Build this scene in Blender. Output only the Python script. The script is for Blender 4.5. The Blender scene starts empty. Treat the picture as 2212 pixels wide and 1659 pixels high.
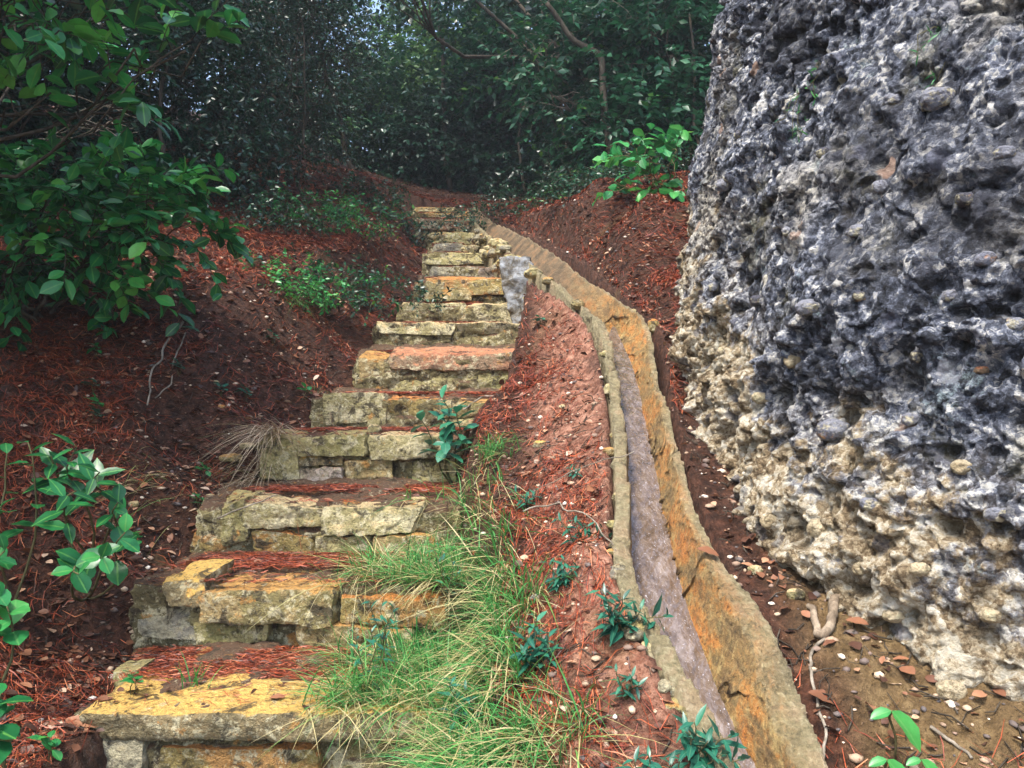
import bpy, math, random
import numpy as np
from mathutils import Vector, Matrix
C = bpy.context.scene
COL = C.collection
# ------------------------------------------------------------------ camera, sky, sun, exposure
FPX, CX, CY = 1722.0, 1106.0, 829.5            # lens in pixels of a 2212 x 1659 picture
CAMZ, PITCH = 0.96, math.radians(1.58)
cam_d = bpy.data.cameras.new('camera'); cam = bpy.data.objects.new('camera', cam_d); COL.objects.link(cam)
cam.location = (0, 0, CAMZ); cam.rotation_euler = (math.pi/2 + PITCH, 0, 0)
cam_d.sensor_width = 36; cam_d.lens = 36*FPX/2212.0; cam_d.clip_start = 0.05; cam_d.clip_end = 800
C.camera = cam
SUN_EL, SUN_AZ = math.radians(60), math.radians(212)     # azimuth clockwise from +Y: behind the camera, to the left
w = bpy.data.worlds.new('World'); C.world = w; w.use_nodes = True
nt = w.node_tree; bg = nt.nodes['Background']
sky = nt.nodes.new('ShaderNodeTexSky'); sky.sky_type = 'NISHITA'; sky.sun_disc = False
sky.sun_elevation = SUN_EL; sky.sun_rotation = SUN_AZ; sky.air_density = 1.0; sky.dust_density = 3.0; sky.ozone_density = 1.0
nt.links.new(sky.outputs[0], bg.inputs[0]); bg.inputs[1].default_value = 0.12
sd = bpy.data.lights.new('sun', 'SUN'); sun = bpy.data.objects.new('sun', sd); COL.objects.link(sun)
sd.energy = 1.5; sd.angle = math.radians(12); sd.color = (1.0, .95, .87)
sdir = Vector((math.sin(SUN_AZ)*math.cos(SUN_EL), math.cos(SUN_AZ)*math.cos(SUN_EL), math.sin(SUN_EL)))
sun.rotation_euler = sdir.to_track_quat('Z', 'Y').to_euler(); sun.location = (-3, -6, 9)
C.view_settings.view_transform = 'Standard'; C.view_settings.look = 'None'
C.view_settings.exposure = 2.1; C.view_settings.gamma = 1.0
try:
    C.cycles.use_denoising = True; C.cycles.max_bounces = 6; C.cycles.transparent_max_bounces = 4
    C.cycles.volume_bounces = 0
except Exception: pass

# ------------------------------------------------------------------ surveying: photo point -> place
SL, Y0 = 0.445, 1.62                            # the stair's slope and where it starts
def ray(px, py):
    u = (px-CX)/FPX; v = (CY-py)/FPX
    return u, math.cos(PITCH)-v*math.sin(PITCH), math.sin(PITCH)+v*math.cos(PITCH)
def at(px, py, Y):
    x, y, z = ray(px, py); t = Y/y
    return (x*t, Y, CAMZ+z*t)
def pl(px, py, h=0.0):
    x, y, z = ray(px, py); t = (-SL*Y0+h-CAMZ)/(z-SL*y)
    return (x*t, y*t, CAMZ+z*t)
def nose(Y): return SL*(Y-Y0)

# ------------------------------------------------------------------ noise in numpy
def _h(ix, iy, iz, s):
    n = (ix.astype(np.int64)*374761393 + iy.astype(np.int64)*668265263 + iz.astype(np.int64)*2147483647 + s*1274126177) & 0xFFFFFFFF
    n = ((n ^ (n >> 13))*1274126177) & 0xFFFFFFFF
    n = ((n ^ (n >> 16))*2246822519) & 0xFFFFFFFF
    return ((n ^ (n >> 15)) & 0xFFFFFF)/float(0xFFFFFF)
def vn(P, s=0):
    f = np.floor(P); i = f.astype(np.int64); t = P-f; t = t*t*(3-2*t)
    r = 0
    for a in (0, 1):
        wa = t[:, 0] if a else 1-t[:, 0]
        for b in (0, 1):
            wb = t[:, 1] if b else 1-t[:, 1]
            for c in (0, 1):
                wc = t[:, 2] if c else 1-t[:, 2]
                r = r + wa*wb*wc*_h(i[:, 0]+a, i[:, 1]+b, i[:, 2]+c, s)
    return r*2-1
def fbm(P, o=4, s=0, g=.5):
    r = 0; a = 1; tot = 0
    for k in range(o):
        r = r + a*vn(P*(2.03**k)+k*17.3, s+k); tot += a; a *= g
    return r/tot
def worley(P, s=0):
    i = np.floor(P).astype(np.int64); n = len(P)
    f1 = np.full(n, 9.); f2 = np.full(n, 9.); idv = np.zeros(n)
    for a in (-1, 0, 1):
        for b in (-1, 0, 1):
            for c in (-1, 0, 1):
                jx, jy, jz = i[:, 0]+a, i[:, 1]+b, i[:, 2]+c
                q = np.stack([jx+_h(jx, jy, jz, s), jy+_h(jx, jy, jz, s+11), jz+_h(jx, jy, jz, s+23)], 1)
                d = np.sqrt(((P-q)**2).sum(1))
                m = d < f1
                f2 = np.where(m, f1, np.minimum(f2, d)); f1 = np.where(m, d, f1)
                idv = np.where(m, _h(jx, jy, jz, s+31), idv)
    return f1, f2, idv

# ------------------------------------------------------------------ mesh helpers
def link(name, me, mat, parent=None):
    o = bpy.data.objects.new(name, me); COL.objects.link(o)
    if mat is not None: me.materials.append(mat)
    if parent is not None: o.parent = parent; o.matrix_parent_inverse = parent.matrix_world.inverted()
    return o
def mk(name, V, F, mat, parent=None, smooth=True, attrs=None):
    V = np.asarray(V, np.float32); org = np.zeros(3, np.float32)
    me = bpy.data.meshes.new(name)
    if parent is not None: org = np.array(parent.location, np.float32)
    if isinstance(F, np.ndarray): Fs = [F]
    else: Fs = F
    Fs = [np.asarray(f) for f in Fs if len(f)]
    me.vertices.add(len(V)); me.vertices.foreach_set('co', (V-org).ravel())
    nl = sum(f.size for f in Fs); npoly = sum(len(f) for f in Fs)
    me.loops.add(nl); me.polygons.add(npoly)
    me.loops.foreach_set('vertex_index', np.concatenate([f.ravel() for f in Fs]).astype(np.int32))
    st = []; k = 0
    for f in Fs:
        st.append(k+np.arange(len(f))*f.shape[1]); k += f.size
    me.polygons.foreach_set('loop_start', np.concatenate(st).astype(np.int32))
    try: me.polygons.foreach_set('use_smooth', np.full(npoly, smooth))
    except Exception: pass
    me.update(calc_edges=True)
    for n, a in (attrs or {}).items():
        at_ = me.attributes.new(n, 'FLOAT', 'POINT'); at_.data.foreach_set('value', np.asarray(a, np.float32))
    o = bpy.data.objects.new(name, me); COL.objects.link(o)
    me.materials.append(mat)
    if parent is not None: o.parent = parent
    return o
def thing(name, label, cat, loc=(0, 0, 0), group=None):
    o = bpy.data.objects.new(name, None); COL.objects.link(o); o.location = loc
    o['label'] = label; o['category'] = cat
    if group: o['group'] = group
    return o
def tag(o, label=None, cat=None, group=None, kind=None):
    if label: o['label'] = label
    if cat: o['category'] = cat
    if group: o['group'] = group
    if kind: o['kind'] = kind
    return o
def grid_faces(nu, nv, off=0):
    i, j = np.meshgrid(np.arange(nu-1), np.arange(nv-1), indexing='ij')
    a = i*nv+j+off
    return np.stack([a, a+nv, a+nv+1, a+1], -1).reshape(-1, 4)
class Buf:
    def __init__(s): s.V = []; s.F4 = []; s.F3 = []; s.n = 0; s.A = {}
    def add(s, V, F, F3=None, **at_):
        V = np.asarray(V, float).reshape(-1, 3)
        if F is not None and len(F): s.F4.append(np.asarray(F)+s.n)
        if F3 is not None and len(F3): s.F3.append(np.asarray(F3)+s.n)
        for k, v in at_.items(): s.A.setdefault(k, []).append(np.broadcast_to(v, (len(V),)) if np.ndim(v) == 0 else v)
        s.V.append(V); s.n += len(V)
    def obj(s, name, mat, parent=None, smooth=True):
        F = []
        if s.F4: F.append(np.concatenate(s.F4))
        if s.F3: F.append(np.concatenate(s.F3))
        return mk(name, np.concatenate(s.V), F, mat, parent, smooth, {k: np.concatenate(v) for k, v in s.A.items()})
    def tube(s, pts, rad, n=6):
        P = np.asarray(pts, float); m = len(P)
        r = np.broadcast_to(np.asarray(rad, float), (m,)) if np.ndim(rad) else np.full(m, rad)
        T = np.gradient(P, axis=0); T /= np.linalg.norm(T, axis=1)[:, None]+1e-9
        ref = np.array([0.31, 0.9, 0.2]) if abs(T[0, 2]) > .7 else np.array([0.1, .2, 1.])
        A = np.cross(T, ref); A /= np.linalg.norm(A, axis=1)[:, None]+1e-9
        B = np.cross(T, A); a = np.arange(n)/n*2*math.pi
        V = P[:, None]+r[:, None, None]*(A[:, None]*np.cos(a)[None, :, None]+B[:, None]*np.sin(a)[None, :, None])
        V = V.reshape(-1, 3)
        i, j = np.meshgrid(np.arange(m-1), np.arange(n), indexing='ij'); k = (j+1) % n
        F = np.stack([i*n+j, i*n+k, (i+1)*n+k, (i+1)*n+j], -1).reshape(-1, 4)
        V = np.concatenate([V, P[:1], P[-1:]]); jj = np.arange(n); kk = (jj+1) % n
        F3 = np.concatenate([np.stack([kk, jj, np.full(n, m*n)], 1), np.stack([(m-1)*n+jj, (m-1)*n+kk, np.full(n, m*n+1)], 1)])
        s.add(V, F, F3)
def wander(a, b, n, amp, rng, sag=0):
    a = np.array(a, float); b = np.array(b, float); t = np.linspace(0, 1, n)[:, None]
    P = a+(b-a)*t; L = np.linalg.norm(b-a)
    ph = rng.random((3, 3))*6.28
    off = np.stack([sum(np.sin(t[:, 0]*(3+2.7*k)+ph[c, k])/(1+k) for k in range(3)) for c in range(3)], 1)
    env = np.sin(t*math.pi)**.7
    P = P+off*env*amp*L
    P[:, 2] -= sag*L*4*(t[:, 0]*(1-t[:, 0]))
    return P

# ------------------------------------------------------------------ materials
def newmat(name, rough=.8, spec=.3):
    m = bpy.data.materials.new(name); m.use_nodes = True; nt = m.node_tree
    b = nt.nodes['Principled BSDF']; b.inputs['Roughness'].default_value = rough
    b.inputs['Specular IOR Level'].default_value = spec
    return m, nt, b
class NB:
    def __init__(s, nt): s.nt = nt; s.pos = None
    def n(s, t, **k):
        x = s.nt.nodes.new(t)
        for a, v in k.items(): setattr(x, a, v)
        return x
    def L(s, a, b): s.nt.links.new(a, b)
    def P(s):
        if s.pos is None: s.pos = s.n('ShaderNodeNewGeometry').outputs['Position']
        return s.pos
    def noise(s, scale, detail=5, rough=.6, dist=0, stretch=None, vec=None):
        x = s.n('ShaderNodeTexNoise'); x.inputs['Scale'].default_value = scale; x.inputs['Detail'].default_value = detail
        x.inputs['Roughness'].default_value = rough; x.inputs['Distortion'].default_value = dist
        v = vec or s.P()
        if stretch:
            mp = s.n('ShaderNodeMapping'); mp.inputs['Scale'].default_value = stretch; s.L(v, mp.inputs[0]); v = mp.outputs[0]
        s.L(v, x.inputs['Vector']); return x.outputs['Fac']
    def voro(s, scale, feature='F1', out='Distance'):
        x = s.n('ShaderNodeTexVoronoi'); x.feature = feature; x.inputs['Scale'].default_value = scale; s.L(s.P(), x.inputs['Vector']); return x.outputs[out]
    def ramp(s, fac, stops, interp='LINEAR'):
        x = s.n('ShaderNodeValToRGB'); stops = sorted(stops, key=lambda q: q[0]); cr = x.color_ramp; cr.interpolation = interp
        while len(cr.elements) > 1: cr.elements.remove(cr.elements[0])
        for k, (p, c) in enumerate(stops):
            e = cr.elements[0] if k == 0 else cr.elements.new(p)
            e.position = p; e.color = (c if len(c) == 4 else (*c, 1)) if hasattr(c, '__len__') else (c, c, c, 1)
        s.L(fac, x.inputs[0]); return x.outputs[0]
    def mix(s, fac, a, b, mode='MIX'):
        x = s.n('ShaderNodeMix'); x.data_type = 'RGBA'; x.blend_type = mode
        for i, v in ((0, fac), (6, a), (7, b)):
            if hasattr(v, 'is_linked') or hasattr(v, 'links'): s.L(v, x.inputs[i])
            elif i == 0: x.inputs[0].default_value = v
            else: x.inputs[i].default_value = (*v, 1)
        return x.outputs[2]
    def math(s, op, a, b=0.0, c=None, clamp=False):
        x = s.n('ShaderNodeMath'); x.operation = op; x.use_clamp = clamp
        for i, v in ((0, a), (1, b), (2, c)):
            if v is None: continue
            if hasattr(v, 'links'): s.L(v, x.inputs[i])
            else: x.inputs[i].default_value = v
        return x.outputs[0]
    def bump(s, b, h, strength=.5, dist=.01, prev=None):
        x = s.n('ShaderNodeBump'); x.inputs['Strength'].default_value = strength; x.inputs['Distance'].default_value = dist
        s.L(h, x.inputs['Height'])
        if prev is not None: s.L(prev, x.inputs['Normal'])
        s.L(x.outputs[0], b.inputs['Normal']); return x.outputs[0]
def attr(nb, name):
    x = nb.n('ShaderNodeAttribute'); x.attribute_name = name; return x.outputs['Fac']

def stone_mat(name, face, face2, top, dark=(.06, .048, .028), topw=1.0, rough=.55):
    m, nt, b = newmat(name, rough, .35); nb = NB(nt)
    n1 = nb.noise(7, 6, .65); n2 = nb.noise(38, 5, .7); n3 = nb.noise(16, 5, .7, .6)
    c = nb.mix(nb.ramp(n1, [(.44, 0), (.52, 1)]), face, face2); c = nb.mix(nb.ramp(nb.noise(21, 5, .75, .4), [(.53, 0), (.59, .75)]), c, (.68, .62, .40))
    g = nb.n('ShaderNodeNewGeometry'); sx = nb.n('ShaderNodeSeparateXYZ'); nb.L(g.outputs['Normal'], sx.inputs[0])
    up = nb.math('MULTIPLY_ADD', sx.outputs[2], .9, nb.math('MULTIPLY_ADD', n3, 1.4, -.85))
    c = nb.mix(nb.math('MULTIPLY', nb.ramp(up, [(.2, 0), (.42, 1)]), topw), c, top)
    c = nb.mix(nb.ramp(n3, [(.38, .92), (.47, 0)]), c, dark)                # lichen crusts and grime
    c = nb.mix(nb.ramp(n2, [(.58, 0), (.66, .6)]), c, (.70, .62, .40)); c = nb.mix(nb.ramp(nb.noise(12, 5, .7, .5), [(.60, 0), (.66, .7)]), c, (.56, .26, .06))   # pale flecks
    c = nb.mix(nb.ramp(nb.noise(90, 3, .7), [(.3, .6), (.5, 0)]), c, (.06, .05, .03))
    nb.L(c, b.inputs['Base Color'])
    h = nb.math('ADD', nb.noise(60, 6, .7), nb.math('MULTIPLY', n2, 1.2))
    nb.bump(b, h, 1.0, .022)
    return m
OCH = stone_mat('stone ochre', (.46, .34, .15), (.27, .225, .09), (.60, .33, .10))
ORA = stone_mat('stone orange', (.50, .27, .09), (.38, .29, .10), (.66, .27, .07))
CRE = stone_mat('stone cream', (.70, .62, .38), (.38, .33, .15), (.70, .54, .28))
TANB = stone_mat('cobble cream', (.66, .56, .38), (.44, .35, .21), (.6, .5, .33), (.2, .15, .08))
OLI = stone_mat('stone olive', (.29, .26, .10), (.46, .40, .18), (.50, .41, .17))
PIN = stone_mat('stone pale pink', (.62, .52, .44), (.40, .32, .22), (.6, .42, .3))
GRY = stone_mat('stone grey', (.30, .28, .22), (.40, .36, .24), (.44, .38, .24))
RED = stone_mat('stone reddish', (.36, .18, .10), (.30, .20, .12), (.58, .25, .13))
MOR = stone_mat('mortar and earth', (.32, .27, .12), (.17, .14, .065), (.14, .08, .045), (.05, .035, .02), 1.0, .9)
YEL = stone_mat('stone yellow', (.34, .26, .13), (.23, .185, .095), (.76, .48, .13))

def soil_mat():
    m, nt, b = newmat('forest soil', .85, .25); nb = NB(nt)
    n1 = nb.noise(2.2, 6, .65); n2 = nb.noise(30, 6, .7); n3 = nb.noise(120, 4, .7)
    c = nb.ramp(n2, [(.3, (.018, .009, .006)), (.48, (.055, .024, .014)), (.62, (.11, .045, .026)), (.78, (.20, .10, .06))])
    clay = nb.ramp(n2, [(.3, (.10, .032, .016)), (.48, (.27, .12, .075)), (.66, (.52, .28, .19))])
    c = nb.mix(attr(nb, 'clay'), c, clay)
    c = nb.mix(nb.math('MULTIPLY', nb.ramp(nb.noise(5, 6, .7, .3), [(.53, 0), (.64, .7)]), 1.0), c, nb.ramp(n2, [(.35, (.03, .016, .011)), (.6, (.12, .06, .04)), (.75, (.26, .15, .10))]))
    tan = nb.ramp(n2, [(.3, (.07, .045, .02)), (.5, (.17, .11, .05)), (.7, (.30, .21, .10))])
    c = nb.mix(attr(nb, 'tan'), c, tan)
    c = nb.mix(nb.ramp(n3, [(.62, 0), (.72, .7)]), c, (.36, .24, .15))
    c = nb.mix(nb.ramp(n3, [(.28, .8), (.4, 0)]), c, (.02, .012, .008))
    nb.L(c, b.inputs['Base Color'])
    nb.L(nb.ramp(nb.noise(14, 3), [(.35, .32), (.65, .75)]), b.inputs['Roughness'])
    nb.bump(b, nb.math('ADD', n2, nb.math('MULTIPLY', n3, .5)), 1.0, .02)
    return m
SOIL = soil_mat()

def rock_mat():
    m, nt, b = newmat('conglomerate rock', .75, .35); nb = NB(nt)
    g = nb.n('ShaderNodeSeparateXYZ'); nb.L(nb.P(), g.inputs[0])
    nz = nb.n('ShaderNodeTexNoise'); nz.inputs['Scale'].default_value = 26; nz.inputs['Detail'].default_value = 5; nb.L(nb.P(), nz.inputs['Vector'])
    vm = nb.n('ShaderNodeVectorMath'); vm.operation = 'MULTIPLY_ADD'; nb.L(nz.outputs['Color'], vm.inputs[0]); vm.inputs[1].default_value = (.035, .035, .035); nb.L(nb.P(), vm.inputs[2])
    wp = vm.outputs[0]
    def cells(sc):
        x = nb.n('ShaderNodeTexVoronoi'); x.inputs['Scale'].default_value = sc; nb.L(wp, x.inputs['Vector'])
        sp = nb.n('ShaderNodeSeparateColor'); nb.L(x.outputs['Color'], sp.inputs[0]); return x.outputs['Distance'], sp.outputs[0], sp.outputs[1]
    d1, a1, b1 = cells(13); d2, a2, b2 = cells(34); d3, a3, b3 = cells(85)
    big = nb.noise(2.3, 5, .65); mid = nb.noise(11, 6, .75); fine = nb.noise(60, 6, .8)
    k = nb.math('MULTIPLY_ADD', big, 1.7, -.85); k = nb.math('ADD', k, nb.math('MULTIPLY_ADD', mid, .9, -.45))
    zb = nb.math('MULTIPLY_ADD', g.outputs[1], .67, -.56)
    d = nb.math('ADD', nb.math('SUBTRACT', g.outputs[2], zb), k)
    # brightness of a speck: its own cell, the small cells in it and fine grain
    v = nb.math('MULTIPLY_ADD', a2, .26, nb.math('MULTIPLY', a3, .22))
    v = nb.math('ADD', v, nb.math('MULTIPLY_ADD', mid, .75, nb.math('MULTIPLY_ADD', fine, .8, -.52)))
    v = nb.math('ADD', v, nb.math('MULTIPLY', a1, .10))
    grey = nb.ramp(v, [(.26, (.012, .013, .016)), (.42, (.044, .051, .070)), (.53, (.12, .137, .185)), (.63, (.28, .31, .385)), (.71, (.62, .62, .61)), (.80, (.92, .90, .84))])
    tan = nb.ramp(v, [(.22, (.07, .05, .025)), (.38, (.22, .155, .085)), (.50, (.46, .36, .22)), (.61, (.66, .57, .41)), (.74, (.84, .79, .66))])
    c = nb.mix(nb.ramp(d, [(-.02, 0), (.10, .8), (.3, 1)]), tan, grey)
    dk = nb.ramp(nb.noise(1.9, 6, .7, .4), [(.40, .75), (.52, 0)])
    c = nb.mix(nb.math('MULTIPLY', dk, nb.ramp(d, [(.1, 0), (.4, 1)])), c, (.035, .037, .048))
    pale = nb.math('MULTIPLY', nb.ramp(nb.noise(1.4, 4, .6, .3), [(.54, 0), (.64, .55)]), nb.ramp(v, [(.4, 0), (.6, 1)]))
    c = nb.mix(pale, c, (.66, .60, .46))
    lich = nb.math('MULTIPLY', nb.ramp(nb.noise(5.5, 5, .7, .5), [(.60, 0), (.66, .6)]), nb.ramp(fine, [(.45, 0), (.6, 1)]))
    c = nb.mix(lich, c, (.36, .48, .50))
    inside = nb.ramp(d1, [(.30, 1), (.36, 0)])
    pc = nb.ramp(a1, [(0, (.07, .075, .10)), (.35, (.16, .17, .23)), (.55, (.30, .31, .36)), (.72, (.70, .64, .48)), (.84, (.11, .12, .15)), (.95, (.48, .30, .2))], 'CONSTANT')
    c = nb.mix(nb.math('MULTIPLY', nb.math('MULTIPLY', inside, .6), nb.ramp(b1, [(.62, 0), (.63, 1)], 'CONSTANT')), c, pc)
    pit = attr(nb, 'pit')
    c = nb.mix(nb.math('MULTIPLY', pit, .6), c, (.05, .042, .025))       # shade of the holes painted into the colour
    moss = nb.math('MULTIPLY', nb.ramp(nb.noise(3.4, 4, .6, .4), [(.58, 0), (.68, .6)]), nb.ramp(mid, [(.4, 0), (.55, 1)]))
    c = nb.mix(moss, c, (.12, .105, .03))
    nb.L(c, b.inputs['Base Color'])
    h = nb.math('ADD', nb.math('MULTIPLY', fine, 1.2), nb.math('MULTIPLY', nb.noise(24, 6, .8), 1.6))
    h = nb.math('SUBTRACT', h, nb.math('MULTIPLY', d2, .8)); h = nb.math('SUBTRACT', h, nb.math('MULTIPLY', d3, .4))
    nb.bump(b, h, 1.0, .02)
    return m
ROCK = rock_mat()

def channel_mat():
    m, nt, b = newmat('wet mineral crust', .55, .45); nb = NB(nt)
    n1 = nb.noise(9, 6, .7, .3); n2 = nb.noise(70, 5, .75); st = nb.noise(6, 6, .7, .3, (2.6, .6, 1.6))
    w_ = attr(nb, 'wall')          # 0 on the rims, 1 down in the trough
    rim = nb.ramp(n2, [(.33, (.10, .08, .04)), (.5, (.33, .27, .15)), (.66, (.64, .56, .38))])
    rimo = nb.ramp(n1, [(.40, (.16, .14, .08)), (.5, (.34, .31, .17)), (.6, (.46, .33, .2))])
    rim = nb.mix(.45, rim, rimo)
    inn = nb.ramp(st, [(.38, (.22, .13, .045)), (.46, (.40, .24, .08)), (.53, (.58, .25, .05)), (.66, (.62, .20, .03))])
    inn = nb.mix(nb.ramp(n2, [(.55, 0), (.7, .8)]), inn, (.72, .52, .2))
    inn = nb.mix(nb.ramp(n2, [(.36, .9), (.47, 0)]), inn, (.07, .045, .02))
    inn = nb.mix(nb.ramp(nb.noise(24, 6, .8, .5, (1.6, 1, 1)), [(.5, 0), (.62, .75)]), inn, (.22, .17, .07))
    inn = nb.mix(nb.ramp(nb.noise(14, 6, .75, .3), [(.55, 0), (.63, .6)]), inn, (.62, .46, .18))
    inn = nb.mix(nb.ramp(nb.noise(7, 6, .75, .2, (3, .45, 1)), [(.36, .85), (.46, 0)]), inn, (.13, .08, .03))
    up = attr(nb, 'old')           # the older dry reach further up
    inn = nb.mix(up, inn, nb.ramp(n1, [(.35, (.08, .055, .03)), (.52, (.20, .13, .07)), (.66, (.36, .19, .08))]))
    c = nb.mix(w_, rim, inn)
    nb.L(c, b.inputs['Base Color'])
    nb.bump(b, nb.math('ADD', nb.noise(40, 6, .8), n2), 1.0, .022)
    return m
CHAN = channel_mat()

def water_mat():
    m, nt, b = newmat('running water', .14, .7); nb = NB(nt)
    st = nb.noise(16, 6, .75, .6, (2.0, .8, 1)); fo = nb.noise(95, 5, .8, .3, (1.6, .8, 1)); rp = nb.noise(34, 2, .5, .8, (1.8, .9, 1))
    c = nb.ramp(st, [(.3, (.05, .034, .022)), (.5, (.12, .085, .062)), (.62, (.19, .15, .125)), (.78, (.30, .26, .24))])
    c = nb.mix(nb.ramp(fo, [(.60, 0), (.68, .75)]), c, (.66, .66, .72))  # white flecks: foam and glints painted into the water colour
    nb.L(c, b.inputs['Base Color'])
    g = nb.n('ShaderNodeSeparateXYZ'); nb.L(nb.P(), g.inputs[0])
    c = nb.mix(nb.ramp(nb.math('MULTIPLY_ADD', g.outputs[1], 1.6, -5.6), [(.3, 0), (.75, .8)]), c, (.20, .135, .075))
    b.inputs['Coat Weight'].default_value = .5; b.inputs['Coat Roughness'].default_value = .08
    nb.bump(b, rp, .45, .014)
    return m
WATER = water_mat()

def plaster_mat():
    m, nt, b = newmat('flaking white plaster', .8, .3); nb = NB(nt)
    n1 = nb.noise(11, 6, .7, .5); n2 = nb.noise(50, 5, .7)
    c = nb.ramp(n1, [(.40, (.07, .055, .035)), (.48, (.15, .14, .12)), (.55, (.24, .25, .26)), (.66, (.36, .39, .42))])
    c = nb.mix(nb.ramp(n2, [(.3, .7), (.42, 0)]), c, (.15, .13, .09))
    nb.L(c, b.inputs['Base Color']); nb.bump(b, nb.math('ADD', n1, n2), .8, .012)
    return m
PLAS = plaster_mat()

def leaf_mat(name, stops, rough=.35, trans=.25, vein=0.0, veincol=(.2, .4, .1), spec=.5):
    m, nt, b = newmat(name, rough, spec); nb = NB(nt)
    t = attr(nb, 'tone')
    c = nb.ramp(t, stops)
    if vein:
        c = nb.mix(nb.math('MULTIPLY', nb.ramp(attr(nb, 'across'), [(.03, 1), (.16, 0)]), vein), c, veincol)
    c = nb.mix(.35, c, nb.ramp(nb.noise(40, 3, .6), [(.35, .4), (.65, 1.)]), 'MULTIPLY')
    nb.L(c, b.inputs['Base Color'])
    tr = nb.n('ShaderNodeBsdfTranslucent'); mixs = nb.n('ShaderNodeMixShader'); mixs.inputs[0].default_value = trans
    nb.L(c, tr.inputs[0]); out = nt.nodes['Material Output']
    nb.L(b.outputs[0], mixs.inputs[1]); nb.L(tr.outputs[0], mixs.inputs[2]); nb.L(mixs.outputs[0], out.inputs[0])
    return m
LAUREL = leaf_mat('laurel leaf', [(0, (.012, .095, .03)), (.5, (.022, .19, .05)), (.85, (.045, .29, .06)), (1, (.12, .42, .07))], .32, .18, .8, (.12, .34, .07), .4)
SMALLD = leaf_mat('small dark leaf', [(0, (.006, .035, .018)), (.6, (.012, .07, .032)), (1, (.03, .13, .05))], .32, .12, spec=.7)
MIDLF = leaf_mat('woodland leaf', [(0, (.010, .055, .026)), (.5, (.020, .11, .05)), (.85, (.032, .16, .06)), (1, (.11, .28, .04))], .38, .25)
FARLF = leaf_mat('far woodland leaf', [(0, (.016, .055, .03)), (.6, (.03, .11, .05)), (1, (.11, .22, .05))], .5, .3)
BRIGHT = leaf_mat('bright young leaf', [(0, (.02, .16, .04)), (.6, (.035, .26, .07)), (1, (.10, .40, .07))], .35, .3, .5, (.16, .42, .12))
TEAL = leaf_mat('bluish weed leaf', [(0, (.012, .075, .05)), (.5, (.02, .14, .085)), (1, (.05, .23, .12))], .35, .15, .5, (.10, .26, .15))
GRASSM = leaf_mat('grass blade', [(0, (.04, .20, .05)), (.3, (.08, .34, .08)), (.5, (.18, .42, .10)), (.56, (.38, .38, .14)), (.75, (.52, .44, .20)), (1, (.66, .56, .32))], .5, .3)
DRYGR = leaf_mat('dry grass blade', [(0, (.20, .13, .06)), (.5, (.42, .32, .2)), (1, (.66, .56, .42))], .6, .15)
NEEDLE = leaf_mat('fallen pine needle', [(0, (.05, .012, .007)), (.4, (.20, .034, .013)), (.75, (.42, .08, .024)), (1, (.58, .2, .08))], .5, .05)
LITTER = leaf_mat('fallen dead leaf', [(0, (.05, .022, .014)), (.4, (.15, .06, .03)), (.75, (.32, .14, .07)), (.92, (.5, .3, .18)), (1, (.62, .48, .36))], .55, .1)
def bark_mat(name, a, b_, c_):
    m, nt, b = newmat(name, .85, .2); nb = NB(nt)
    nb.L(nb.ramp(nb.noise(22, 6, .7, .2, (1, 1, .25)), [(.3, a), (.5, b_), (.7, c_)]), b.inputs['Base Color'])
    nb.bump(b, nb.noise(60, 5, .7, 0, (1, 1, .3)), .8, .01); return m
BARK = bark_mat('dark bark', (.02, .016, .012), (.06, .048, .035), (.13, .11, .085))
ROOTB = bark_mat('root bark', (.05, .038, .027), (.17, .13, .09), (.36, .29, .21))
PALEB = bark_mat('pale bark', (.08, .065, .05), (.2, .17, .13), (.38, .33, .27))
STEM = bark_mat('green stem', (.04, .05, .02), (.10, .09, .04), (.16, .13, .06))
def peb_mat():
    m, nt, b = newmat('pebble', .7, .35); nb = NB(nt)
    c = nb.ramp(attr(nb, 'tone'), [(0, (.09, .08, .08)), (.3, (.26, .17, .12)), (.5, (.42, .30, .2)), (.8, (.6, .46, .32)), (1, (.78, .72, .62))])
    c = nb.mix(nb.ramp(nb.noise(60, 4, .7), [(.35, .6), (.5, 0)]), c, (.12, .08, .05))
    nb.L(c, b.inputs['Base Color']); nb.bump(b, nb.noise(90, 4, .7), .5, .006); return m
PEB = peb_mat()

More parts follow.
